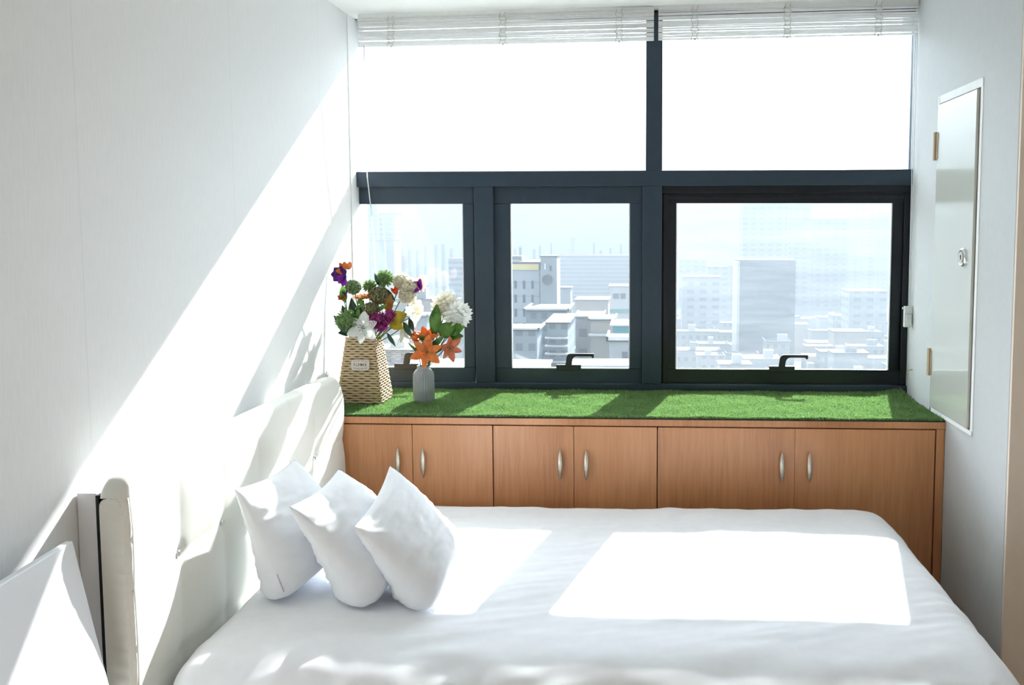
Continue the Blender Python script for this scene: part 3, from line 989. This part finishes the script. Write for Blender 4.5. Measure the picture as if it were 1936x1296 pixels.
def stem_pts(a, b, bow=0.02):
    a, b = Vector(a), Vector(b)
    return [a.lerp(b, t) + Vector((0, 0, 0)) + Vector((bow * math.sin(t * PI), -bow * .4 * math.sin(t * PI), 0)) for t in [i / 7 for i in range(8)]]
def leaf(mb, base, tip, width, bend=0.25, nrm=(0, -1, 0.3)):
    base, tip = Vector(base), Vector(tip)
    d = tip - base; L = d.length; dn = d.normalized()
    n_ = Vector(nrm); n_ = (n_ - dn * n_.dot(dn)).normalized(); s = dn.cross(n_)
    vs_ = []; N = 10
    for i in range(N + 1):
        t = i / N
        w_ = width * (math.sin(PI * min(max(t, 0.03), 0.985)) ** 0.8) * (1.15 - 0.4 * t)
        c_ = base + d * t + n_ * bend * L * (math.sin(PI * t) * 0.35 - t * t * 0.15)
        for q in (-1, -0.5, 0, 0.5, 1):
            vs_.append(c_ + s * w_ * 0.5 * q - n_ * (-abs(q)) * w_ * 0.12 + n_ * 0.03 * w_ * math.sin(t * 14 + q))
    mb.add(vs_, [(i * 5 + k, i * 5 + k + 1, (i + 1) * 5 + k + 1, (i + 1) * 5 + k) for i in range(N) for k in range(4)])
def flower(name, label, cat, root, head, group=None, bow=0.01, r=0.0022, stem=True):
    o = thing(name, label, cat, root, group)
    if stem:
        MB().tube(stem_pts(root, head, bow), r, 6).build('stem', M_stem, o, smooth=True)
    return o
def lily(o, c, ax, L, Wd, m, rot=0.0, cup=1.0, curl=0.9, anther=M_anther):
    for k in range(6):
        q = MB(); petal(q, c, ax, rot + k * PI / 3, L * (1 if k % 2 == 0 else 0.94), Wd * (1 if k % 2 == 0 else 0.8), cup, curl, 9)
        q.build('petal', m, o, smooth=True, fixn=False, solid=0.0006)
    a, b, d = frame_of(ax)
    st = MB(); tips = []
    for k in range(6):
        t = k * PI / 3 + 0.5 + rot
        tip = Vector(c) + d * L * 0.42 + (a * math.cos(t) + b * math.sin(t)) * L * 0.16
        st.tube([c, Vector(c) + d * L * 0.25, tip], 0.0008, 5); tips.append(tip)
    st.tube([c, Vector(c) + d * L * 0.48], 0.0012, 5)
    f_ = st.build('stamen', M_stem, o)
    an = MB()
    for tip in tips: an.ball(tip, (0.003, 0.0018, 0.0018), 8, 5)
    an.build('anther', anther, f_)
def cluster(o, c, r, n, kind, m, m2=None, seed=1, squash=1.0, fs=0.010):
    rnd = random.Random(seed)
    q = MB()
    q.ball(c, (r * 0.72, r * 0.72, r * 0.72 * squash), 14, 9)
    for i in range(n):
        z = 1 - 2 * (i + .5) / n; t = i * 2.39996 + rnd.uniform(-.2, .2)
        s = math.sqrt(max(1 - z * z, 0))
        d = Vector((s * math.cos(t), s * math.sin(t), z))
        p = Vector(c) + Vector((d.x, d.y, d.z * squash)) * r * rnd.uniform(0.84, 1.0)
        if kind == 'bud':
            q.ball(p, fs * rnd.uniform(.7, 1.1) * 0.5, 6, 4)
        elif kind == 'floret':
            for k in range(4):
                petal(q, p - d * 0.003, d, k * PI / 2 + t, fs, fs * 1.05, 1.15, 0.25, 3)
        elif kind == 'spike':
            petal(q, p - d * r * 0.35, d + Vector((rnd.uniform(-.3, .3), rnd.uniform(-.3, .3), rnd.uniform(-.3, .3))), t, fs * 1.9, fs * .55, 0.25, 0.5, 4)
        elif kind == 'ray':
            petal(q, Vector(c) + d * r * 0.25, d, t, r * 0.85, fs, 0.22, -0.3, 4)
    return q.build('blossom', m, o, smooth=True, fixn=False)

BR = (0.147, 0.285, 1.09)      # mouth of the basket
VR = (0.402, 0.268, 0.98)      # mouth of the vase
GB = 'artificial flowers in the wicker basket'
GV = 'artificial flowers in the grey vase'
def br(dx=0, dy=0): return (BR[0] + dx, BR[1] + dy, BR[2])
def vr(dx=0, dy=0): return (VR[0] + dx, VR[1] + dy, VR[2])

# purple and orange anemone against the wall
o = flower('anemone', 'dark purple and orange anemone, highest bloom on the left against the wall', 'flower', br(-.03, -.02), (0.100, 0.150, 1.375), GB, -0.01)
q = MB()
for k in range(7): petal(q, (0.100, 0.145, 1.385), (-0.1, -1, 0.15), k * 0.9, 0.038, 0.034, 1.1, 0.3, 6)
q.build('outer_petals', M_purple, o, smooth=True, fixn=False, solid=0.0006)
q = MB()
for k in (0.6, 1.2, 1.9): petal(q, (0.104 + 0.012 * k, 0.162, 1.405), (0.1, -0.5, 0.9), k, 0.034, 0.024, 0.8, -0.1, 6)
petal(q, (0.118, 0.155, 1.398), (0.5, -1, 0.3), 0.0, 0.042, 0.028, 1.2, 0.2, 6)
x_ = q.build('inner_petals', M_orange, o, smooth=True, fixn=False, solid=0.0006); x_['label'] = 'orange inner petals'
q = MB()
for k in (-0.6, 0.1, 5.0): petal(q, (0.120, 0.138, 1.372), (0.4, -1, 0.0), k, 0.036, 0.026, 1.15, 0.2, 6)
q.build('lower_petals', M_violet, o, smooth=True, fixn=False, solid=0.0006)
o = flower('red_bud', 'small red and violet bud below the purple anemone', 'flower', br(-.03, -.03), (0.112, 0.17, 1.29), GB, -0.01)
q = MB()
for k in range(5): petal(q, (0.108, 0.160, 1.285), (-0.3, -0.7, 0.6), k * 1.26, 0.030, 0.022, 0.5, 0.5, 6)
q.build('petals', M_orangedeep, o, smooth=True, fixn=False, solid=0.0006)
q = MB()
for k in range(3): petal(q, (0.116, 0.155, 1.30), (0.1, -0.6, 0.9), k * 2.1, 0.026, 0.014, 0.4, 0.5, 5)
q.build('violet_petals', M_purple, o, smooth=True, fixn=False)
q = MB(); leaf(q, (0.110, 0.165, 1.27), (0.104, 0.155, 1.345), 0.034); q.build('leaf', M_leaf, o, smooth=True, fixn=False)

# green balls
for (c_, r_, n_, kd, mm, lab, sq, fs) in (
    ((0.127, 0.22, 1.330), 0.033, 210, 'bud', M_ballgreen, 'pale green round flower head left of the cream hydrangea, just above the hidden orange bloom', 0.9, 0.0085),
    ((0.178, 0.275, 1.330), 0.027, 130, 'spike', M_ballgreen, 'small green flower head between two larger green heads', 0.9, 0.010),
    ((0.235, 0.30, 1.360), 0.034, 170, 'spike', M_ballgreen, 'spiky green flower head, highest green one beside the cream hydrangea', 1.0, 0.012),
    ((0.224, 0.25, 1.293), 0.041, 260, 'bud', M_balldull, 'large olive green flower head under the spiky green one', 0.9, 0.0095),
    ((0.200, 0.215, 1.240), 0.036, 220, 'bud', M_balldull, 'brownish olive flower head above the white lily', 0.75, 0.0085),
    ((0.107, 0.185, 1.198), 0.043, 150, 'spike', M_ballgreen, 'round green flower head lowest on the left of the basket', 0.95, 0.014)):
    o = flower('green_flower', lab, 'flower', br(random.uniform(-.03, .03), random.uniform(-.02, .02)), c_, GB)
    cluster(o, c_, r_, n_, kd, mm, seed=int(c_[0] * 1000), squash=sq, fs=fs)
# orange gerbera seen edge on
o = flower('gerbera', 'orange gerbera seen edge-on between the green flower heads', 'flower', br(-.01, 0), (0.163, 0.24, 1.275), GB)
q = MB()
for k in range(14): petal(q, (0.165, 0.235, 1.284), (0.0, -0.25, 1), k * 2 * PI / 14, 0.048, 0.017, 1.35, 0.15, 5)
q.build('petals', M_orange, o, smooth=True, fixn=False, solid=0.0006)
MB().ball((0.165, 0.235, 1.286), (0.012, 0.012, 0.007), 12, 6).build('flower_eye', M_leafyel, o, smooth=True)
# white lily
o = flower('white_lily', 'large white lily with six open petals, drooping over the basket rim', 'flower', br(0, -.03), (0.175, 0.205, 1.165), GB)
lily(o, (0.177, 0.192, 1.163), (-0.05, -1, 0.12), 0.074, 0.048, M_white, PI / 2 + 0.12, 1.08, 0.5)
# magenta
o = flower('magenta_flower', 'magenta flower cluster right of the white lily', 'flower', br(.03, -.03), (0.245, 0.21, 1.205), GB)
for i, (c_, r_) in enumerate((((0.216, 0.20, 1.202), 0.026), ((0.246, 0.19, 1.205), 0.027), ((0.282, 0.205, 1.215), 0.026), ((0.252, 0.19, 1.168), 0.020), ((0.262, 0.195, 1.190), 0.022), ((0.225, 0.195, 1.180), 0.018))):
    cluster(o, c_, r_, 80, 'spike', M_magenta, seed=i + 3, fs=0.0085)
# cream hydrangea
o = flower('cream_hydrangea', 'full cream hydrangea head standing tallest at the middle of the bouquet', 'flower', br(.04, .01), (0.320, 0.30, 1.31), GB)
for i, (c_, r_) in enumerate((((0.305, 0.31, 1.345), 0.036), ((0.345, 0.295, 1.325), 0.040), ((0.335, 0.27, 1.292), 0.030))):
    cluster(o, c_, r_, 75, 'floret', M_cream, seed=i + 30, fs=0.0165)
# purple bloom with peach back petals
o = flower('violet_flower', 'bright violet bloom at the right edge of the larger bouquet', 'flower', br(.05, .01), (0.388, 0.30, 1.325), GB)
q = MB()
for k in range(4): petal(q, (0.392, 0.272, 1.330), (-0.5, -0.8, 0.25), k * 1.55 + .4, 0.036, 0.030, 0.95, 0.4, 6)
q.build('petals', M_violet, o, smooth=True, fixn=False, solid=0.0006)
q = MB()
for k in (0.2, 1.2, 2.1): petal(q, (0.400, 0.300, 1.325), (0.4, -0.7, 0.5), k - 0.6, 0.056, 0.048, 1.0, -0.4, 7)
x_ = q.build('back_petals', M_peach, o, smooth=True, fixn=False); x_['label'] = 'pale peach back petals'
# deep orange bud
o = flower('orange_bud', 'deep orange bud in front of the cream hydrangea', 'flower', br(.04, -.01), (0.297, 0.262, 1.305), GB)
q = MB()
for k in range(5): petal(q, (0.297, 0.255, 1.298), (-0.2, -0.5, 1), k * 1.26, 0.036, 0.020, 0.45, 0.2, 6)
q.build('petals', M_orangedeep, o, smooth=True, fixn=False, solid=0.0006)
# white orchids
o = flower('white_orchid', 'spray of white orchids right of the yellow leaf', 'flower', br(.05, 0), (0.345, 0.28, 1.24), GB, -0.01)
for i, c_ in enumerate(((0.352, 0.285, 1.272), (0.378, 0.275, 1.252), (0.352, 0.27, 1.226), (0.374, 0.28, 1.206), (0.356, 0.29, 1.176), (0.386, 0.29, 1.230))):
    q = MB()
    for k in range(5): petal(q, c_, (0.1 - .1 * i, -1, 0.2), k * 1.256 + i, 0.028, 0.027, 1.15, 0.3, 5)
    q.build('blossom', M_white if i % 2 == 0 else M_cream, o, smooth=True, fixn=False)
# leaves as sprays of their own
def leafspray(name, label, root, items, m, grp, st=True):
    o = thing(name, label, 'leaves', root, grp)
    for base, tip, wd in items:
        q = MB(); leaf(q, base, tip, wd); q.build('leaf', m, o, smooth=True, fixn=False, solid=0.0005)
    q = MB()
    for base, tip, wd in items: q.tube([root, Vector(root).lerp(Vector(base), .6) + Vector((0, 0, .01)), base], 0.0018, 5)
    q.build('stem', M_stem, o, smooth=True)
    return o
leafspray('yellow_leaf', 'broad yellow-green leaf right of the magenta flowers', br(.04, -.02), [((0.285, 0.215, 1.185), (0.352, 0.205, 1.222), 0.066), ((0.280, 0.215, 1.19), (0.335, 0.21, 1.160), 0.05)], M_leafyel, GB)
leafspray('brown_leaf', 'brownish leaf standing behind the magenta flowers', br(.03, .01), [((0.262, 0.245, 1.222), (0.278, 0.24, 1.302), 0.044)], M_leafbrown, GB)
leafspray('dark_leaf', 'dark green leaves on the left of the basket rim among the green heads', br(-.03, -.02),
    [((0.12, 0.235, 1.15), (0.085, 0.2, 1.255), 0.05), ((0.14, 0.235, 1.16), (0.115, 0.225, 1.285), 0.05), ((0.15, 0.23, 1.17), (0.165, 0.225, 1.275), 0.046),
     ((0.16, 0.23, 1.14), (0.195, 0.225, 1.21), 0.05), ((0.13, 0.22, 1.13), (0.058, 0.175, 1.215), 0.05), ((0.11, 0.22, 1.14), (0.075, 0.175, 1.145), 0.035)], M_leafdark, GB)
leafspray('dark_leaf', 'narrow dark leaves hanging from the right side of the basket bouquet', br(.04, -.01),
    [((0.265, 0.22, 1.14), (0.300, 0.215, 1.085), 0.018), ((0.33, 0.235, 1.185), (0.365, 0.23, 1.120), 0.026), ((0.35, 0.25, 1.20), (0.368, 0.25, 1.142), 0.024), ((0.215, 0.29, 1.33), (0.196, 0.29, 1.385), 0.016), ((0.25, 0.27, 1.32), (0.290, 0.26, 1.268), 0.018)], M_leafdark, GB)
leafspray('green_leaf', 'bright green leaves in front of the dark leaves, left part of the basket', br(-.01, -.03),
    [((0.15, 0.20, 1.185), (0.158, 0.19, 1.245), 0.026), ((0.14, 0.2, 1.245), (0.19, 0.195, 1.262), 0.014), ((0.24, 0.2, 1.235), (0.272, 0.195, 1.262), 0.02), ((0.15, 0.205, 1.28), (0.176, 0.195, 1.262), 0.026)], M_leaf, GB)
# drooping white lily bud seen from outside between basket and vase
o = flower('white_lily', 'second white lily turned away, hanging between basket and vase', 'flower', br(.05, 0), (0.315, 0.27, 1.16), GB)
for k in range(6):
    q = MB(); petal(q, (0.313, 0.270, 1.165), (0.35, -0.15, -1), k * PI / 3, 0.085, 0.032, 0.22, 0.75, 9)
    q.build('petal', M_white, o, smooth=True, fixn=False, solid=0.0006)

# vase flowers
o = flower('orange_lily', 'orange lily facing forward over the vase mouth, largest orange bloom', 'flower', vr(), (0.430, 0.235, 1.065), GV, 0.0)
lily(o, (0.430, 0.225, 1.062), (-0.02, -1, 0.10), 0.077, 0.040, M_orange, PI / 2 + 0.15, 1.02, 0.7)
o = flower('orange_lily', 'salmon orange lily turned to the right of the vase', 'flower', vr(.01), (0.505, 0.25, 1.08), GV, 0.0)
lily(o, (0.508, 0.245, 1.078), (0.72, -0.65, -0.10), 0.070, 0.036, M_salmon, 0.3, 0.75, 0.7)
o = flower('orange_lily', 'orange lily facing up, highest orange bloom behind the forward-facing one', 'flower', vr(0, .01), (0.414, 0.285, 1.115), GV, 0.0)
lily(o, (0.418, 0.268, 1.100), (0.12, -0.5, 0.85), 0.074, 0.044, M_orange, 0.2, 0.65, 0.6)
o = flower('orange_bud', 'round orange bud left of the highest orange lily', 'flower', vr(-.01), (0.375, 0.265, 1.12), GV, 0.0)
q = MB()
for k in range(6): petal(q, (0.384, 0.258, 1.104), (-0.35, -0.5, 0.75), k * 1.05, 0.046, 0.032, 0.75, -1.2, 7)
q.build('petals', M_orange, o, smooth=True, fixn=False, solid=0.0006)
o = flower('white_chrysanthemum', 'white chrysanthemum, farther left of the pair over the vase, half behind the green leaf', 'flower', vr(.01, .01), (0.493, 0.31, 1.235), GV, 0.0)
cluster(o, (0.490, 0.31, 1.248), 0.058, 62, 'ray', M_cream, seed=5, fs=0.026)
o = flower('white_chrysanthemum', 'white chrysanthemum at the far right of the vase bouquet, in front of the frame', 'flower', vr(.01, .01), (0.545, 0.285, 1.20), GV, 0.0)
cluster(o, (0.546, 0.28, 1.212), 0.060, 62, 'ray', M_white, seed=6, fs=0.026)
leafspray('green_leaf', 'two upright green leaves at the centre of the vase bouquet', vr(.0, .01),
    [((0.455, 0.275, 1.13), (0.462, 0.27, 1.258), 0.055), ((0.440, 0.28, 1.13), (0.448, 0.275, 1.225), 0.026)], M_leaf, GV)
leafspray('green_leaf', 'broad green leaves under the right white chrysanthemum', vr(.01, 0),
    [((0.475, 0.26, 1.125), (0.545, 0.25, 1.175), 0.070), ((0.505, 0.26, 1.145), (0.580, 0.255, 1.165), 0.066), ((0.51, 0.26, 1.12), (0.575, 0.255, 1.125), 0.04)], M_leaf, GV)
leafspray('green_leaf', 'green leaves around the orange lilies above the vase mouth', vr(0, -.005),
    [((0.402, 0.262, 1.03), (0.383, 0.25, 1.105), 0.040), ((0.43, 0.262, 1.06), (0.500, 0.24, 1.13), 0.030), ((0.45, 0.255, 1.065), (0.49, 0.235, 1.072), 0.03),
     ((0.39, 0.258, 1.05), (0.345, 0.235, 1.10), 0.012), ((0.405, 0.25, 1.10), (0.408, 0.235, 1.135), 0.022)], M_leaf, GV)

# ---------------------------------------------------------------- the city outside
M_f_office = facade('office_facade', (0.42, 0.46, 0.50), (0.34, 0.37, 0.41), 1.9, 0, 0.12)
M_f_apt = facade('apartment_facade', (0.30, 0.32, 0.36), (0.08, 0.10, 0.14), 1.9, 0, 0.5)
M_f_tower = facade('tower_facade', (0.32, 0.35, 0.40), (0.10, 0.13, 0.18), 2.6, 4.2, 0.45, 0.45)
M_f_slab = facade('slab_facade', (0.10, 0.115, 0.13), (0.08, 0.095, 0.11), 1.6, 0, 0.4)
M_f_low = facade('lowrise_facade', (0.28, 0.30, 0.32), (0.13, 0.15, 0.17), 2.6, 2.1, 0.42, 0.5)
M_f_brown = mat('tan_render', (0.34, 0.29, 0.26), (0.38, 0.33, 0.30), 0.8, nscale=0.3)
M_f_grey = facade('grey_facade', (0.22, 0.26, 0.29), (0.14, 0.17, 0.19), 1.5, 1.3, 0.5, 0.45)
M_tree = mat('hazy_tree', (0.05, 0.08, 0.05), (0.09, 0.13, 0.08), 0.9, nscale=0.6)
GZ = -40.0
g = MB(); g.box(-1500, 12, GZ - 1, 1500, 3000, GZ)
ST(g.build('ground', M_skyglaze), 'hazy city ground far below the window', 'ground')
BOXES = []
def building(name, label, x0, x1, y, dep, zt, m, roof=True, cat='building', z0=GZ, over=0.3, group=None, rm=None, para=0.0):
    o = thing(name, label, cat, ((x0 + x1) / 2, y + dep / 2, z0), group)
    MB().box(x0, y, z0, x1, y + dep, zt).build('wall', m, o)
    BOXES.append((x0, x1, y, y + dep))
    if roof:
        r = MB().box(x0 - over, y - over, zt, x1 + over, y + dep + over, zt + 0.14)
        r.build('roof', rm or M_roof, o)
        if para:
            r = MB()
            r.box(x0 - over, y - over, zt + .14, x1 + over, y - over + .2, zt + .14 + para)
            r.box(x0 - over, y - over, zt + .14, x0 - over + .2, y + dep, zt + .14 + para)
            r.box(x1 + over - .2, y - over, zt + .14, x1 + over, y + dep, zt + .14 + para)
            r.build('parapet', M_pale, o)
    return o
o = building('office_building', 'white office building with yellow sign band, left of the clock tower in the middle casement', -22, -12.8, 120, 10, -3.2, M_f_office)
MB().box(-22, 119.75, -4.15, -12.9, 120, -3.35).build('sign_band', M_yellow, o)
for r in range(5):
    for k in range(7):
        xx = -21.0 + k * 0.62 * 1.9; zz = -6.0 - r * 1.95
        f_ = MB().box(xx, 119.9, zz - 0.75, xx + 0.32, 120.05, zz + 0.35); f_.build('window', M_darkwin, o)
MB().tube([(-16, 124, -3), (-16, 124, -1.2)], 0.15).build('roof_mast', M_conc, o)
MB().box(-18.5, 122, -2.9, -15.5, 125, -2.3).build('roof_shed', M_conc, o)
o = building('clock_tower', 'square tower with a round clock face, right of the white office building', -12.4, -10.2, 118, 5, -2.3, M_conc, over=0.1)
q = MB(); q.prism([(-11.5 + 0.7 * math.cos(t * PI / 12), -5.4 + 0.7 * math.sin(t * PI / 12)) for t in range(24)], 'y', 117.8, 118.0)
q.build('clock_face', M_f_slab, o)
MB().box(-11.9, 117.9, -4.0, -11.7, 118.02, -3.2).build('window', M_bead, o); MB().box(-11.2, 117.9, -4.2, -10.9, 118.02, -3.5).build('window', M_darkwin, o)
building('apartment_block', 'long apartment block with many even floor bands behind the clock tower', -42.0, 14, 420, 14, -11.4, M_f_apt)
o = building('control_tower', 'slender hazy tower with a wider top on the skyline', -46.3, -43.7, 600, 3, -5.5, M_conc, roof=False)
MB().box(-47.2, 599, -6.6, -42.8, 604, -4.2).build('tower_head', M_conc, o)
MB().box(-55, 598, GZ, -36, 606, -15).build('tower_base', M_conc, o)
building('tan_building', 'plain tan flat-roofed block in the centre of the middle casement', -11.5, -5.2, 170, 9, -12.4, M_f_brown)
o = building('white_house', 'small white building with a teal band at the right of the middle casement', -6.0, 1.5, 200, 9, -11.7, M_pale)
MB().box(-5.2, 199.8, -14.4, -3.9, 200.1, -13.2).build('window', M_darkwin, o); MB().box(-3.5, 199.8, -14.4, -2.4, 200.1, -13.2).build('window', M_darkwin, o)
MB().box(-6.0, 199.6, -17.6, 1.5, 200.1, -16.8).build('teal_band', M_teal, o)
building('narrow_building', 'narrow pale building with a bright side, between clock tower and tan block', -15.9, -13.3, 180, 5, -10.7, M_conc)
building('grey_building', 'grey building with a stepped parapet in the lower left of the middle casement', -12.5, -7.6, 103, 8, -8.3, M_f_grey, para=0.2)
building('grey_building', 'lower grey wing with a slanting roof edge at the bottom left of the middle casement', -14.5, -9.2, 86, 5, -8.7, M_f_grey, para=0.18)
o = building('grey_building', 'grey apartment building with stacked balconies left of the casement lever', -8.8, -6.6, 92, 10, -8.6, M_f_grey)
for k in range(7):
    MB().box(-9.0, 91.3, -10.2 - k * 0.85, -6.5, 92, -10.05 - k * 0.85).build('balcony', M_pale, o)
building('grey_building', 'grey walk-up building right of the stacked balconies', -7.2, -3.9, 112, 8, -10.0, M_f_low, para=0.15)
o = building('pink_building', 'pinkish building with a roof terrace in the middle casement', -4.9, -2.1, 105, 6, -9.6, M_f_brown, para=0.15)
MB().box(-5.1, 104, -11.4, -1.9, 105, -11.2).build('terrace', M_pale, o)
building('teal_roofed_building', 'building with a teal roof screen at the right edge of the middle casement', -1.7, 1.6, 90, 5, -8.6, M_teal, rm=M_pale)
o = building('flat_roofed_house', 'nearest house with a thick white parapet, right edge of the middle casement', -1.7, 1.6, 80, 5, -9.0, M_conc, para=0.35)
MB().box(-0.5, 79.8, -10.6, 0.0, 80.1, -10.0).build('window', M_darkwin, o)
building('flat_roofed_house', 'sunlit white flat roof at the bottom left corner of the middle casement', -9.3, -5.6, 60, 4.5, -8.6, M_pale, rm=M_pale, over=0.1)
building('flat_roofed_house', 'sunlit pale roof at the bottom right of the middle casement', -3.6, 2.0, 58, 3.0, -8.0, M_pale, rm=M_pale, over=0.1)
building('flat_roofed_house', 'pale roof at the bottom of the left casement behind the vase', -15.5, -11.0, 58, 4.0, -8.2, M_pale, rm=M_pale, over=0.1)
building('glass_tower', 'pale glass tower at the far left edge of the left casement', -172, -148.3, 500, 20, 17.2, M_f_tower)
building('glass_tower', 'slimmer blue-grey tower right of the far left one', -132.5, -124.6, 450, 14, 9.2, M_f_tower)
building('white_block', 'white block at the foot of the slim tower in the left casement', -100.5, -91.5, 330, 10, -2.9, M_pale)
building('apartment_block', 'banded block at the right edge of the left casement', -64.5, -49.6, 300, 10, -8.8, M_f_apt)
o = building('slab_building', 'large dark grey windowless slab block in the right casement', 28.6, 44.2, 250, 12, -7.5, M_f_slab, over=0.25)
MB().box(27.9, 249, GZ, 28.6, 262, -7.9).build('side_wall_lit', M_pale, o)  # sunlit left facet, its brightness put in as a pale colour
building('apartment_tower', 'hazy apartment tower behind the slab block, left of the cluster', 51.6, 73.8, 450, 16, 13.5, M_f_tower)
building('apartment_tower', 'narrow apartment tower second in the cluster behind the slab block', 79.1, 90.7, 480, 16, 14.2, M_f_tower)
building('apartment_tower', 'lower apartment tower in the middle of the right casement cluster', 87.7, 106.2, 460, 16, 5.9, M_f_tower)
building('apartment_tower', 'faint tall tower near the right end of the right casement', 138.4, 149.4, 600, 16, 17.2, M_f_tower)
building('apartment_tower', 'faint banded tower at the far right of the right casement', 141, 163, 560, 16, 11.6, M_f_tower)
building('apartment_block', 'pale block at the left edge of the right casement, rear one', 22.4, 37.0, 500, 14, -15.6, M_f_tower)
building('apartment_block', 'mid-height block at the left edge of the right casement, front one', 14.9, 27.7, 300, 12, -14.9, M_f_tower)
building('apartment_block', 'mid-height block directly left of the slab block', 32.6, 46.4, 420, 12, -16.6, M_f_tower)
building('apartment_block', 'low broad block under the faint right towers', 70.5, 83, 300, 12, -19.6, M_f_tower)
rc = random.Random(11)
regs = (('left', -0.30, -0.175, 70, 22), ('middle', -0.135, 0.0, 150, 14), ('right', 0.03, 0.30, 150, 60))
def fits(b, boxes=BOXES):
    return all(b[1] + 1.2 < q[0] or b[0] - 1.2 > q[1] or b[3] + 1.2 < q[2] or b[2] - 1.2 > q[3] for q in boxes)
for nm, a, b_, dmin, n_ in regs:
    for i in range(n_):
        o = None
        for tries in range(14):
            D = dmin + (345 - dmin) * min(max((i + .5 + rc.uniform(-2, 2)) / n_, 0), 1) ** 0.9
            x_ = 1.3 + rc.uniform(a, b_) * D
            wd = rc.uniform(6, 13); dp = rc.uniform(4.5, 8)
            if fits((x_ - wd / 2, x_ + wd / 2, D, D + dp)): break
        else: continue
        hgt = rc.uniform(5, 11) + (8 if nm == 'left' and rc.random() < .5 else 0) + (345 - D) * 0.012
        if nm == 'left': hgt = min(hgt + (345 - D) * 0.045, 30)
        cn, cm = rc.choice((('windowed', M_f_low), ('plain grey', M_conc), ('tan', M_f_brown)))
        row = 'nearest' if D < 170 else ('middle' if D < 250 else 'farthest')
        o = building('city_house', 'small hazy %s flat-roofed house, %s rows, seen through the %s casement' % (cn, row, nm),
                 x_ - wd / 2, x_ + wd / 2, D, dp, GZ + hgt, cm, group='%s houses, %s rows, %s casement' % (cn, row, nm), para=rc.choice((0, 0.15, 0.22)))
        if rc.random() < 0.6:
            sx = x_ + rc.uniform(-.3, .2) * wd
            MB().box(sx, D + 1.0, GZ + hgt + 0.14, sx + rc.uniform(1.2, 2.6), D + 3.0, GZ + hgt + rc.uniform(1.0, 2.2)).build('roof_shed', rc.choice((M_conc, M_pale)), o)
for i in range(26):                                     # faint thin towers along the horizon
    xx = 1.3 + (-0.27 + 0.245 * (i + rc.uniform(-.3, .3)) / 25) * 442
    if -40 < xx < -26: continue
    hh = rc.uniform(-9.8, -6.2); ww = rc.uniform(0.7, 1.4)
    t_ = thing('distant_tower', 'thin faint tower block standing on the hazy skyline', 'tower', (xx, 440, GZ), 'thin towers on the skyline')
    MB().box(xx - ww / 2, 438, GZ, xx + ww / 2, 442, hh).build('wall', M_f_slab, t_)
    MB().box(xx - ww / 2, 438.2, hh, xx + ww / 2, 441.8, hh + 0.4).build('roof', M_roof, t_)
# hill on the skyline
h = MB()
def hf(u, v):
    x = -800 + 1700 * u; y = 1500 + 500 * v
    z = GZ + (24 + 26 * max(fbm(x * 0.004, 2.0, 1, 3) + 0.35, 0)) * math.sin(PI * min(v * 1.0, 1)) 
    return (x, y, z)
h.grid(hf, 90, 8)
ST(h.build('hill', M_tree, smooth=True), 'faint hazy ridge on the horizon', 'hill')

# haze: a bank of humid air lying over the city, beginning 45 m from the window
hz = MB().box(-1400, 45, GZ - 0.5, 1400, 2600, 25.0)
me = bpy.data.meshes.new('haze'); me.from_pydata([Vector(p) for p in hz.v], [], hz.f)
b_ = bmesh.new(); b_.from_mesh(me); bmesh.ops.recalc_face_normals(b_, faces=b_.faces); b_.to_mesh(me); b_.free()
ho = bpy.data.objects.new('haze', me); COL.objects.link(ho)
hm = bpy.data.materials.new('city_haze'); hm.use_nodes = True
nt = hm.node_tree; nt.nodes.remove(nt.nodes['Principled BSDF'])
vsn = nt.nodes.new('ShaderNodeVolumeScatter'); van = nt.nodes.new('ShaderNodeVolumeAbsorption'); ad = nt.nodes.new('ShaderNodeAddShader')
vsn.inputs['Color'].default_value = (0.76, 0.88, 1.0, 1); vsn.inputs['Density'].default_value = 0.00145
vsn.inputs['Anisotropy'].default_value = 0.0
van.inputs['Color'].default_value = (0.1, 0.1, 0.1, 1); van.inputs['Density'].default_value = 0.0028
nt.links.new(vsn.outputs[0], ad.inputs[0]); nt.links.new(van.outputs[0], ad.inputs[1])
nt.links.new(ad.outputs[0], nt.nodes['Material Output'].inputs['Volume'])
me.materials.append(hm)
tag(ho, 'pale blue haze lying over the city beyond the window', 'haze', kind='stuff')
